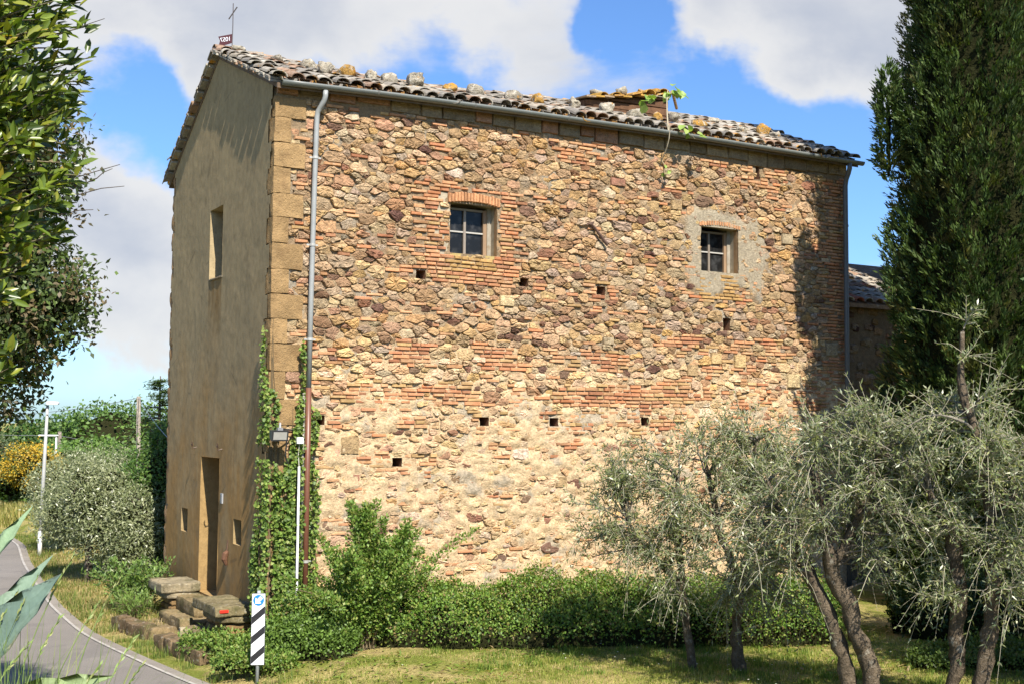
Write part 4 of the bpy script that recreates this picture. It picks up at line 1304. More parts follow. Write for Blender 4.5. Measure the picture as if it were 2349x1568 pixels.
seat(0.40, 1.62, -0.60, 'brown stone bench right of the door with a red reflector', (0.20, 0.165, 0.09), True)
t = empty('stone_steps', (-0.4, 2.6, -0.3), 'worn stone steps leading up between the two stone benches to the door', 'steps')
def block(name, c, hf, par, tint=(0.22, 0.165, 0.085), seed=0, rot=0.0, amp=0.016):
    m = MB(); m.rough(c, hf, amp, 6, seed, 10, rot, tint, 6.0); return m.build(name, M['mossy'], par, True)
block('step', (-0.22, 2.72, 0.05), (0.22, 0.58, 0.13), t, seed=1)
block('step', (-0.36, 2.62, -0.14), (0.38, 0.68, 0.09), t, seed=2)
block('step', (-0.62, 2.15, -0.10), (0.12, 0.30, 0.10), t, (0.24, 0.18, 0.095), 3)
block('step', (-0.56, 2.55, -0.25), (0.60, 0.75, 0.06), t, seed=4)
block('step', (-0.60, 1.25, -0.18), (0.14, 0.36, 0.11), t, (0.20, 0.155, 0.085), 5)
t = empty('stone_post', (-0.92, 1.0, -0.3), 'short squared stone post standing in front of the right bench', 'stone post')
block('post', (-0.92, 0.93, -0.13), (0.06, 0.075, 0.155), t, (0.33, 0.28, 0.18), 6)
t = empty('low_stone_wall', (-1.2, 2.5, -0.3), 'low mossy stone kerb left of the steps beside the road', 'low wall', 'kerb walls before the house')
for k in range(4):
    block('stone', (-1.36+0.05*k, 2.98-0.33*k, -0.20), (0.13, 0.155, 0.12+0.015*R.random()), t, (0.15, 0.105, 0.06), 20+k, 0.25, 0.02)
block('stone', (-1.02, 1.86, -0.20), (0.22, 0.12, 0.105), t, (0.22, 0.16, 0.085), 28, 0.1)
t = empty('low_stone_wall', (-1.1, 0.3, -0.3), 'low mossy stone kerb right of the steps, running towards the arrow sign', 'low wall', 'kerb walls before the house')
for k in range(5):
    block('stone', (-1.17+0.045*k, 0.92-0.32*k, -0.19), (0.13, 0.15, 0.125+0.015*R.random()), t, (0.15, 0.105, 0.06), 30+k, 0.15, 0.02)
block('stone', (-0.92, 0.98, -0.235), (0.16, 0.22, 0.075), t, (0.2, 0.15, 0.08), 38)

# ------------------------------------------------------------------ arrow sign
def sign():
    B = Vector((-0.80, -2.12, -0.16))
    t = empty('arrow_sign', B, 'narrow black and white striped road sign with a blue arrow disc', 'road sign')
    fw = V3(0.503, 0.864, 0); rt = V3(0.864, -0.503, 0)
    a = math.radians(7); rt2 = rt*math.cos(a)+fw*math.sin(a); n = -(fw*math.cos(a)-rt*math.sin(a))
    b = np.array(B)
    W, H, z0 = 0.172, 0.90, 0.155
    def P(u, v, off=0.0): return b+rt2*(u-0.5)*W+V3(0, 0, z0+H*(1-v))+n*off
    asp = H/W
    m = MB(); m.tube([b+V3(0, 0, -0.2)-n*0.03, b+V3(0, 0, 0.5)-n*0.03, b+V3(0, 0, H+z0+0.03)-n*0.03], 0.024, 8, (0.30, 0.33, 0.34)); m.build('post', M['metal'], t, True)
    # rounded panel with a dark rim
    def rrect(off0, off1, shr):
        pts = []
        rr = 0.05
        for cx, cy, a0 in ((1-rr, rr/asp, -90), (1-rr, 1-rr/asp, 0), (rr, 1-rr/asp, 90), (rr, rr/asp, 180)):
            for k in range(4):
                an = math.radians(a0+30*k)
                pts.append((cx+rr*math.cos(an), cy+rr*math.sin(an)/asp))
        pts = [((u-.5)*shr+.5, (v-.5)*(1-(1-shr)/asp)+.5) for u, v in pts]
        k = len(pts)
        V = [P(u, v, off0) for u, v in pts]+[P(u, v, off1) for u, v in pts]
        F = [tuple(range(k-1, -1, -1)), tuple(range(k, 2*k))]+[(i, (i+1) % k, k+(i+1) % k, k+i) for i in range(k)]
        return V, F
    m = MB(); m.add(*rrect(-0.012, 0.0, 1.0), (0.10, 0.10, 0.12)); m.build('rim', M['paint'], t)
    m = MB(); m.add(*rrect(0.001, 0.003, 0.94), (0.80, 0.82, 0.84)); pn = m.build('panel', M['paint'], t)
    for v0, du in ((1.72, 0.80), (3.15, 0.80), (4.60, 0.82)):
        th = 0.55
        poly = [(0.03, v0), (0.97, v0-du), (0.97, v0-du+th), (0.03, v0+th)]
        lim = asp-0.05
        q = []
        for (u, v), (u2, v2) in zip(poly, poly[1:]+poly[:1]):
            if v <= lim: q.append((u, v))
            if (v-lim)*(v2-lim) < 0: t_ = (lim-v)/(v2-v); q.append((u+(u2-u)*t_, lim))
        k = len(q)
        V = [P(u, v/asp, 0.0035) for u, v in q]+[P(u, v/asp, 0.005) for u, v in q]
        m = MB(); m.add(V, [tuple(range(k, 2*k)), tuple(range(k-1, -1, -1))]+[(i, (i+1) % k, k+(i+1) % k, k+i) for i in range(k)], (0.018, 0.018, 0.02)); m.build('stripe', M['paint'], pn)
    cu, cv, rr = 0.5, 0.50, 0.40
    q = [(cu+rr*math.cos(2*math.pi*i/28), (cv+rr*math.sin(2*math.pi*i/28))/asp) for i in range(28)]
    V = [P(u, v, 0.0035) for u, v in q]+[P(u, v, 0.0055) for u, v in q]
    m = MB(); m.add(V, [tuple(range(28, 56)), tuple(range(27, -1, -1))]+[(i, (i+1) % 28, 28+(i+1) % 28, 28+i) for i in range(28)], (0.015, 0.19, 0.62)); d = m.build('arrow_disc', M['paint'], pn)
    # arrow pointing down to the left, drawn in a frame turned by 45 degrees
    ar = [(0.34, 0.0), (0.02, 0.30), (0.02, 0.13), (-0.32, 0.13), (-0.32, -0.13), (0.02, -0.13), (0.02, -0.30)]
    c45 = math.sqrt(0.5)
    q = [(cu+(-x*c45-y*c45), (cv+(x*c45-y*c45))/asp) for x, y in ar]
    V = [P(u, v, 0.007) for u, v in q]
    m = MB(); m.add(V, [(0, 1, 6), (2, 3, 4, 5), (1, 2, 5, 6)], (0.82, 0.83, 0.85)); m.build('arrow', M['paint'], d)
sign()

# ================================================================== plants
def unit(a): return a/(np.linalg.norm(a, axis=-1, keepdims=True)+1e-9)
def rand_dir(n): return unit(rng.normal(size=(n, 3)))
def pick(pal, n, var=0.2):
    p = np.array(pal)
    t = p[rng.integers(0, len(p), n)]
    return t*(1+rng.uniform(-var, var, (n, 1)))
def leaf_quads(P, D, N, L, W, fold=0.12, bend=0.0):
    """kite shaped leaves: base P, direction D, approximate normal N"""
    D = unit(D)
    S = unit(np.cross(D, N)); N = np.cross(S, D)
    L = np.broadcast_to(np.asarray(L, float), (len(P),))[:, None]
    W = np.broadcast_to(np.asarray(W, float), (len(P),))[:, None]
    m = P+D*L*0.42
    a = m+S*W*0.5+N*W*fold
    b = m-S*W*0.5+N*W*fold
    tip = P+D*L-N*L*bend
    V = np.stack([P, a, tip, b], 1).reshape(-1, 3)
    F = np.arange(len(P)*4).reshape(-1, 4)
    return V, F
def leaf_hex(P, D, N, L, W, fold=0.18, bend=0.12):
    """broader leaf, two halves meeting at the midrib (6 points, 2 quads)"""
    D = unit(D)
    S = unit(np.cross(D, N)); N = np.cross(S, D)
    L = np.broadcast_to(np.asarray(L, float), (len(P),))[:, None]
    W = np.broadcast_to(np.asarray(W, float), (len(P),))[:, None]
    m1, m2 = P+D*L*0.30, P+D*L*0.70-N*L*bend*0.45
    tip = P+D*L-N*L*bend
    V = np.stack([P, m1+S*W*.46+N*W*fold, m2+S*W*.40+N*W*fold, tip, m2-S*W*.40+N*W*fold, m1-S*W*.46+N*W*fold], 1).reshape(-1, 3)
    n = len(P)
    k = np.arange(n)[:, None]*6
    F = np.concatenate([k+[0, 1, 2, 3], k+[0, 3, 4, 5]], 1).reshape(-1, 4)
    return V, F
def leaf_obj(name, geo, tint, mat, parent=None, per=1):
    V, F = geo
    t = np.repeat(tint, per, 0) if per > 1 else tint
    return mobj(name, npmesh(name, V, F, t), M[mat], parent)
def many_tubes(name, paths, rads, sides, tint, mat, parent=None):
    """paths (n,k,3) array, rads (n,k)"""
    n, k, _ = paths.shape
    t = unit(np.gradient(paths, axis=1))
    ref = np.where(np.abs(t[..., 2:3]) < 0.9, V3(0, 0, 1), V3(1, 0, 0))
    u = unit(np.cross(ref, t)); w = np.cross(t, u)
    an = np.arange(sides)*2*np.pi/sides
    ring = paths[:, :, None, :]+rads[:, :, None, None]*(np.cos(an)[:, None]*u[:, :, None, :]+np.sin(an)[:, None]*w[:, :, None, :])
    V = ring.reshape(-1, 3)
    base = (np.arange(n)*k*sides)[:, None, None]+(np.arange(k-1)*sides)[None, :, None]+np.arange(sides)[None, None, :]
    nxt = (np.arange(n)*k*sides)[:, None, None]+(np.arange(k-1)*sides)[None, :, None]+((np.arange(sides)+1) % sides)[None, None, :]
    F = np.stack([base, nxt, nxt+sides, base+sides], -1).reshape(-1, 4)
    return props(mobj(name, npmesh(name, V, F, tint, True), M[mat], parent), kind='stuff')
def in_ell(n, ells, shell=0.5):
    """points in a union of ellipsoids (c, r); shell>0 pushes them outwards"""
    w = np.array([e[1][0]*e[1][1]*e[1][2] for e in ells])**0.75
    k = rng.choice(len(ells), n, p=w/w.sum())
    d = rand_dir(n)
    rr = rng.random(n)**(1/3*(1-shell)+0.02)
    c = np.array([e[0] for e in ells], float)[k]; r = np.array([e[1] for e in ells], float)[k]
    return c+d*rr[:, None]*r, d, rr

# ------------------------------------------------------------------ olive trees
OL_T = [(0.125, 0.155, 0.058), (0.165, 0.195, 0.078), (0.09, 0.118, 0.048), (0.21, 0.235, 0.105), (0.17, 0.18, 0.055)]
def olive(name, base, label, group, stems, ells, nb, nt, leafL=0.074, leafW=0.019, seed=0, nl=6, up=0.25):
    """stems: list of (points, radii); branchlets run from the stems to points in the crown, twigs with paired leaves on them"""
    t = empty(name, base, label, 'olive tree', group)
    tr = MB()
    S = []
    for pts, rads in stems:
        pts = np.array(pts, float)
        # refine with a knotty wobble
        s = np.linspace(0, 1, len(pts)); s2 = np.linspace(0, 1, len(pts)*4)
        q = np.stack([np.interp(s2, s, pts[:, i]) for i in range(3)], 1)
        q[1:-1] = 0.25*q[:-2]+0.5*q[1:-1]+0.25*q[2:]
        rr = np.interp(s2, s, rads)
        q[2:] += rng.normal(0, 0.18, (len(q)-2, 3))*rr[2:, None]
        tr.tube(q, rr*(1+rng.uniform(-0.12, 0.15, len(q))), 9, np.array((0.115, 0.09, 0.062))*R.uniform(.85, 1.15), True, 0.26)
        for a, r_ in zip(q, rr): S.append((*a, r_))
    S = np.array(S)
    tgt, d, _ = in_ell(nb, ells, 0.45)
    hi = S[S[:, 2] > np.percentile(S[:, 2], 35)]
    paths, rads, mids = [], [], []
    for p in tgt:
        dist = np.linalg.norm(hi[:, :3]-p, axis=1)+0.8*np.maximum(hi[:, 2]-p[2], 0)
        o = hi[np.argmin(dist*rng.uniform(0.8, 1.4, len(dist)))]
        a = o[:3]
        L = np.linalg.norm(p-a)
        c = (a+p)/2+V3(0, 0, 0.28*L*R.uniform(0.2, 1.3))+rng.normal(0, 0.10*L, 3)
        q = bez(a, c, p, 7)
        q[1:-1] += rng.normal(0, 0.02*L, (5, 3))
        paths.append(q)
        r0 = min(o[3]*0.6, 0.010+0.012*L)
        rads.append(np.linspace(r0, 0.004, 7))
    paths = np.array(paths)
    tb = many_tubes('branches', paths, np.array(rads), 5, pick([(0.17, 0.145, 0.11), (0.21, 0.19, 0.15)], 1, .1)[0], 'bark', t)
    n = nb*nt
    b = np.repeat(np.arange(nb), nt)
    u = rng.uniform(0.35, 1.0, n)*6
    i0 = np.minimum(u.astype(int), 5); f = (u-i0)[:, None]
    A = paths[b, i0]*(1-f)+paths[b, i0+1]*f
    bd = unit(paths[b, i0+1]-paths[b, i0])
    D = unit(bd*0.7+rand_dir(n)*0.85+V3(0, 0, up))
    L = rng.uniform(0.14, 0.60, n)*rng.uniform(.7, 1.15, n)
    droop = rng.uniform(-0.2, 0.75, n)[:, None]*L[:, None]*V3(0, 0, -1)
    tw = np.stack([A, A+D*L[:, None]*0.5+droop*0.2, A+D*L[:, None]+droop], 1)
    many_tubes('twigs', tw, np.tile([0.0042, 0.0032, 0.0016], (n, 1)), 3, (0.36, 0.33, 0.24), 'twig', t)
    # leaves
    m = n*nl*2
    ti = np.repeat(np.arange(n), nl*2)
    s = np.tile(np.repeat((np.arange(nl)+0.6)/nl, 2), n)+rng.uniform(-0.03, 0.03, m)
    s = np.clip(s, 0.06, 1)
    P = (1-s)[:, None]**2*tw[ti, 0]+2*(s*(1-s))[:, None]*(tw[ti, 1])+(s*s)[:, None]*tw[ti, 2]
    td = unit(tw[ti, 2]-tw[ti, 0])
    side = unit(np.cross(td, rand_dir(n)[ti]))
    sg = np.tile([1.0, -1.0], n*nl)[:, None]
    alt = np.tile(np.repeat(np.arange(nl) % 2, 2), n)[:, None]
    side = np.where(alt == 0, side, np.cross(td, side))
    LD = unit(td*0.75+side*sg*0.8+rand_dir(m)*0.35)
    N = unit(rand_dir(m)*0.7+V3(0, -0.2, 0.6))
    keep = rng.random(m) < 0.9
    tint = pick(OL_T, m, 0.22)
    leaf_obj('crown', leaf_quads(P[keep], LD[keep], N[keep], rng.uniform(0.7, 1.15, keep.sum())*leafL, leafW*rng.uniform(.8, 1.2, keep.sum()), 0.1, 0.06), tint[keep], 'olive', t)
    tr.build('trunk', M['bark'], t, True)
    return t
OG = 'olive trees on the lawn before the wall'
olive('olive_tree', (4.15, -5.1, 0.0), 'loose olive tree with two thin trunks nearest the hedge and stone wall', OG,
      [([(3.97, -4.92, -0.05), (3.88, -4.90, .5), (3.80, -4.90, 1.05), (3.70, -4.95, 1.7), (3.65, -5.0, 2.4)], [.062, .052, .046, .04, .025]),
       ([(4.36, -5.38, -.05), (4.28, -5.36, .5), (4.33, -5.44, 1.05), (4.42, -5.5, 1.9), (4.5, -5.55, 2.9)], [.078, .065, .058, .048, .03]),
       ([(4.33, -5.44, 1.05), (4.1, -5.3, 1.7), (3.95, -5.2, 2.6)], [.06, .045, .025]),
       ([(3.80, -4.90, 1.05), (3.4, -4.7, 1.5), (3.15, -4.6, 1.9)], [.045, .03, .02])],
      [((3.85, -5.1, 2.35), (0.95, 0.9, 0.75)), ((3.25, -4.8, 1.95), (.75, .7, .75)), ((4.45, -5.6, 2.85), (.55, .6, .55)), ((4.0, -5.25, 1.35), (.95, .7, .7)), ((4.65, -5.8, 1.5), (.6, .6, .95)), ((4.6, -5.75, 2.3), (.65, .7, .7)), ((4.5, -5.75, .95), (.6, .55, .6)), ((2.9, -4.6, 1.95), (.5, .5, .6))], 190, 11, seed=1)
olive('olive_tree', (4.3, -7.4, 0.0), 'leaning olive tree with two dark trunks in front of the house end', OG,
      [([(4.27, -7.30, -.1), (4.20, -7.28, .5), (4.0, -7.22, 1.03), (3.745, -7.01, 1.79), (3.51, -6.81, 2.45)], [.085, .075, .072, .058, .03]),
       ([(4.43, -7.5, -.1), (4.36, -7.49, .5), (4.22, -7.45, .86), (3.95, -7.34, 1.53), (3.82, -7.3, 2.0), (3.78, -7.23, 2.85)], [.105, .095, .09, .08, .065, .03]),
       ([(3.95, -7.34, 1.53), (4.15, -7.6, 2.1), (4.3, -7.75, 2.9)], [.06, .045, .025])],
      [((3.95, -7.4, 2.45), (.75, .8, .7)), ((3.45, -6.9, 1.95), (.55, .6, .65)), ((4.4, -7.9, 2.2), (.65, .7, .8)), ((4.15, -7.5, 3.0), (.5, .55, .4))], 115, 11, seed=2)
olive('olive_tree', (4.85, -8.35, 0.0), 'tall olive tree with two pale trunks closest to the cypress side', OG,
      [([(4.81, -8.2, -.1), (4.84, -8.29, .6), (4.835, -8.29, 1.12), (4.79, -8.32, 1.82), (4.52, -8.2, 2.42)], [.085, .08, .075, .065, .03]),
       ([(4.88, -8.48, -.1), (4.95, -8.55, .6), (4.99, -8.61, 1.16), (4.97, -8.67, 2.07), (4.82, -8.65, 2.9), (4.76, -8.43, 3.54), (4.84, -8.42, 4.1)], [.095, .085, .08, .075, .06, .045, .02]),
       ([(4.97, -8.67, 2.07), (5.2, -8.9, 2.6), (5.3, -9.0, 3.0)], [.055, .04, .02])],
      [((4.72, -8.4, 2.5), (.55, .7, .7)), ((5.25, -8.95, 2.2), (.5, .6, .9)), ((4.8, -8.5, 3.25), (.5, .6, .45)), ((4.85, -8.45, 3.85), (.2, .25, .4)), ((4.9, -8.6, 1.5), (.6, .6, .55)), ((4.3, -8.0, 2.85), (.5, .5, .35))], 105, 10, seed=3)

# ------------------------------------------------------------------ cypresses
CYP = [(0.040, 0.070, 0.016), (0.056, 0.092, 0.020), (0.026, 0.048, 0.013), (0.076, 0.112, 0.028), (0.045, 0.066, 0.020)]
def cypress(name, base, label, H, Rb, ns, pal, zmin=0.0, seed=0, extra=()):
    t = empty(name, base, label, 'cypress', 'tall cypresses beside the house')
    bx, by, bz = base
    def prof(z): return Rb*np.maximum(0.02, 1-np.clip(z/H, 0, 1)**2.1)*np.clip(0.82+z/6, 0, 1)
    th = rng.uniform(0, 2*np.pi, ns); z = zmin+(H-zmin)*rng.random(ns)**1.8
    rr = prof(z)
    lump_ = fbm(np.stack([np.cos(th)*2.3, np.sin(th)*2.3, z*0.9-0.25*th], 1)+seed, 3, 90+seed)
    fine = fbm(np.stack([np.cos(th)*6, np.sin(th)*6, z*2.6], 1)+seed, 2, 95+seed)
    dep = rng.random(ns)**2*0.30
    r = rr*(0.97+0.26*lump_+0.15*fine-dep*0.7)
    P = np.stack([bx+r*np.cos(th), by+r*np.sin(th), bz+z], 1)
    O = np.stack([np.cos(th), np.sin(th), np.zeros(ns)], 1)
    for c, r_, n in extra:                                   # side spires
        q, d, _ = in_ell(n, [(c, r_)], 0.6)
        P = np.concatenate([P, q]); O = np.concatenate([O, unit(d*(1, 1, .2))])
    n = len(P)
    D = unit(O*0.62+V3(0, 0, 0.75)+rand_dir(n)*0.35)
    # tufts: a short plume of fine shoots round each point, with its own size and shade
    k = 12
    size = np.repeat(rng.uniform(0.75, 1.3, n), k)
    Di = unit(np.repeat(D, k, 0)+rand_dir(n*k)*0.42)
    along = rng.random(n*k)
    Pi = np.repeat(P, k, 0)+np.repeat(D, k, 0)*(along*0.20*size)[:, None]+rng.normal(0, 0.022, (n*k, 3))
    L = rng.uniform(0.065, 0.145, n*k)*size*(1.15-0.4*along)
    br = np.repeat(fbm(P*2.6, 2, 510+seed) < -0.55, k)             # brownish old shoots here and there
    tint = np.repeat(pick(pal, n, 0.22), k, 0)*rng.uniform(.85, 1.2, (n*k, 1))
    tint = np.where(br[:, None], tint*(1.35, .95, .9), tint)
    leaf_obj('crown', leaf_quads(Pi, Di, rand_dir(n*k), L, 0.018+L*0.12, 0.1), tint, 'needle', t)
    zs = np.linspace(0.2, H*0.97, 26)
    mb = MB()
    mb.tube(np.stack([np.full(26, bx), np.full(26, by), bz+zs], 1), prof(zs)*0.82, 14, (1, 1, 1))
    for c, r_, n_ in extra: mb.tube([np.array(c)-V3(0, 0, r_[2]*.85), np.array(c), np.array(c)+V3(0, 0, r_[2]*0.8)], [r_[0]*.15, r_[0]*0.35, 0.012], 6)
    mb.build('shade_core', M['core'], t, True)  # solid core added so the crown casts an unbroken shadow
    mb = MB(); mb.tube([(bx, by, bz-0.3), (bx, by, bz+1.2), (bx+.05, by, bz+H*0.6)], [.2, .17, .06], 9, (0.14, 0.105, 0.075)); mb.build('trunk', M['bark'], t, True)
cypress('cypress', (11.74, -3.2, 0.0), 'big dark green cypress at the right end of the stone house', 24.0, 1.40, 25000, CYP, 0.0, 1,
        extra=[((10.34, -2.44, 8.3), (.13, .13, 1.0), 260), ((10.62, -2.45, 5.0), (.10, .10, .4), 60)])
cypress('cypress', (15.5, 0.05, 0.0), 'thin brownish cypress standing behind the big cypress', 19.0, 1.75, 5200, [(0.040, 0.044, 0.020), (0.030, 0.036, 0.015), (0.052, 0.050, 0.026)], 0.0, 2)

# ------------------------------------------------------------------ hedge, shrubs, ivy
HG = [(0.11, 0.20, 0.028), (0.145, 0.245, 0.038), (0.075, 0.14, 0.022), (0.185, 0.28, 0.05), (0.22, 0.25, 0.055)]*3+[(0.20, 0.145, 0.06), (0.045, 0.08, 0.016), (0.045, 0.08, 0.016)]
def bush(name, label, cat, spine, halfw, height, n, leafL, leafW, pal, z0=0.0, group=None, seed=0, mat='leaf', lumpy=0.22, core=0.74, out=0.6):
    """leafy mass round a spine polyline (x,y): half widths and heights given per spine point"""
    sp = np.array(spine, float)
    t = empty(name, (sp[:, 0].mean(), sp[:, 1].mean(), z0), label, cat, group)
    s = np.r_[0, np.cumsum(np.linalg.norm(np.diff(sp, axis=0), axis=1))] if len(sp) > 1 else np.array([0.0])
    Ltot = s[-1]
    def frame(u):
        x = np.interp(u, s, sp[:, 0]) if Ltot else np.full(len(u), sp[0, 0]); y = np.interp(u, s, sp[:, 1]) if Ltot else np.full(len(u), sp[0, 1])
        w = np.interp(u, s, halfw) if Ltot else np.full(len(u), halfw[0]); h = np.interp(u, s, height) if Ltot else np.full(len(u), height[0])
        if Ltot:
            e = 0.02
            dx = np.interp(np.minimum(u+e, Ltot), s, sp[:, 0])-np.interp(np.maximum(u-e, 0), s, sp[:, 0]); dy = np.interp(np.minimum(u+e, Ltot), s, sp[:, 1])-np.interp(np.maximum(u-e, 0), s, sp[:, 1])
            T = unit(np.stack([dx, dy], 1))
        else: T = np.tile([1.0, 0.0], (len(u), 1))
        return x, y, w, h, T
    def surface(u, ph, k, capu):
        x, y, w, h, T = frame(np.clip(u, 0, Ltot))
        ov = u-np.clip(u, 0, Ltot)                            # rounded ends
        kk = np.sqrt(np.clip(1-(ov/np.maximum(capu, .01))**2, 0, 1))
        ca, sa = np.cos(ph), np.sin(ph)
        ex = 0.75
        lx = np.sign(ca)*np.abs(ca)**ex*w*kk*k; lz = np.abs(sa)**ex*h*(0.55+0.45*kk)*k
        X = x+T[:, 0]*ov+T[:, 1]*lx; Y = y+T[:, 1]*ov-T[:, 0]*lx
        return np.stack([X, Y, z0+lz], 1), np.stack([T[:, 1]*ca, -T[:, 0]*ca, sa], 1)
    cap = float(np.mean(halfw))*0.9
    u = rng.uniform(-cap, Ltot+cap, n); ph = np.arccos(rng.uniform(-1, 1, n))
    k = 1-0.24*rng.random(n)**2
    P, N = surface(u, ph, k, cap)
    lum = fbm(P*2.2+seed, 3, 200+seed); lum2 = fbm(P*6+seed, 2, 210+seed)
    P = P+N*((lumpy*lum+0.10*lum2)*float(np.mean(height))*0.75)[:, None]
    P[:, 2] = np.maximum(P[:, 2], z0+0.02)
    P = P+rng.normal(0, 0.02, P.shape)
    sh = rng.random(n) < 0.14                                  # new shoots standing out of the mass
    P[sh] += unit(N[sh]+V3(0, 0, .8)+rand_dir(int(sh.sum()))*.5)*rng.uniform(.02, .14, (int(sh.sum()), 1))
    D = unit(N*out+rand_dir(n)*0.8+V3(0, 0, 0.25))
    leaf_obj('foliage', leaf_quads(P, D, unit(N+rand_dir(n)*0.6), leafL*rng.uniform(.5, 1.35, n), leafW*rng.uniform(.6, 1.25, n), 0.12, 0.1), pick(pal, n, 0.25), mat, t)
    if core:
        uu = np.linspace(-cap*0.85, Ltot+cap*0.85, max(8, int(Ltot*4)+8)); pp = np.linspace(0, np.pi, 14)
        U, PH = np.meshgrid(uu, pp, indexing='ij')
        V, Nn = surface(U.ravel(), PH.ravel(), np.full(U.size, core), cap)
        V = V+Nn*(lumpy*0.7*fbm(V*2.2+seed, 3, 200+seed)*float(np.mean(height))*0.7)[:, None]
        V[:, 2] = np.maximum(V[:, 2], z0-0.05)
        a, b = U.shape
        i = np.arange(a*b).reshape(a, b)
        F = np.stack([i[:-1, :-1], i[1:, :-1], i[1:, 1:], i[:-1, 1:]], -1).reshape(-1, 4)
        mobj('dark_core', npmesh('dark_core', V, F, smooth=True), M['core'], t)
    return t
bush('hedge', 'long low green hedge along the foot of the stone wall', 'hedge', [(0.35, -1.15), (2.4, -1.75), (4.6, -2.7), (6.6, -3.8)], [.5, .95, 1.05, 1.05], [0.50, 0.70, 0.73, 0.80], 64000, 0.046, 0.028, HG, 0.0, seed=3, lumpy=0.5)
bush('shrub', 'dark leafy bush at the left end of the hedge, beside the striped sign', 'shrub', [(-0.18, -1.35), (0.35, -1.75)], [.36, .5], [0.42, 0.5], 8500, 0.05, 0.032, [(0.115, 0.19, 0.034), (0.15, 0.235, 0.045), (0.08, 0.135, 0.024)], -0.08, seed=8, lumpy=.34, core=.6)
def stem_shrub(name, label, cat, c, stems, pal, leafL, leafW, group=None, per=70, z0=0.0, mat='leaf'):
    t = empty(name, (c[0], c[1], z0), label, cat, group)
    paths, P, D = [], [], []
    for (dx, dy, h) in stems:
        a = V3(c[0]+R.uniform(-.15, .15), c[1]+R.uniform(-.15, .15), z0)
        b = V3(c[0]+dx, c[1]+dy, z0+h)
        q = bez(a, (a+b)/2+V3(-dx*.2, -dy*.2, 0.12*h), b, 9)
        q[1:] += rng.normal(0, .025, (8, 3))
        paths.append(q)
        for s in range(int(per*h)):
            u = R.uniform(0.30, 1.0)
            i = min(int(u*8), 7); f = u*8-i
            p = q[i]*(1-f)+q[i+1]*f
            off = rand_dir(1)[0]*(0.03+0.20*R.random()*(1.15-u))
            P.append(p+off); D.append(off+V3(0, 0, 0.08)+rand_dir(1)[0]*.08)
    paths = np.array(paths)
    many_tubes('stems', paths, np.tile(np.linspace(0.012, 0.003, 9), (len(paths), 1)), 4, (0.15, 0.12, 0.07), 'twig', t)
    P, D = np.array(P), np.array(D)
    n = len(P)
    leaf_obj('foliage', leaf_quads(P, D, unit(rand_dir(n)*.7+V3(0, -.3, .7)), leafL*rng.uniform(.6, 1.2, n), leafW*rng.uniform(.7, 1.2, n), 0.12, 0.1), pick(pal, n, 0.25), mat, t)
    return t
SG = [(0.13, 0.22, 0.036), (0.17, 0.26, 0.05), (0.095, 0.165, 0.028), (0.21, 0.24, 0.06)]
st = [(R.gauss(0.05, .50), R.gauss(0, .38), R.uniform(0.8, 1.5)) for _ in range(75)]
st += [(R.gauss(0.05, .14), R.gauss(0, .15), R.uniform(1.6, 1.98)) for _ in range(11)]+[(R.gauss(.62, .10), R.gauss(-.2, .12), R.uniform(1.3, 1.75)) for _ in range(8)]
stem_shrub('tall_shrub', 'tall light green shrub growing up the wall from the hedge', 'shrub', (0.80, -1.72), st, SG, 0.056, 0.034, per=330)

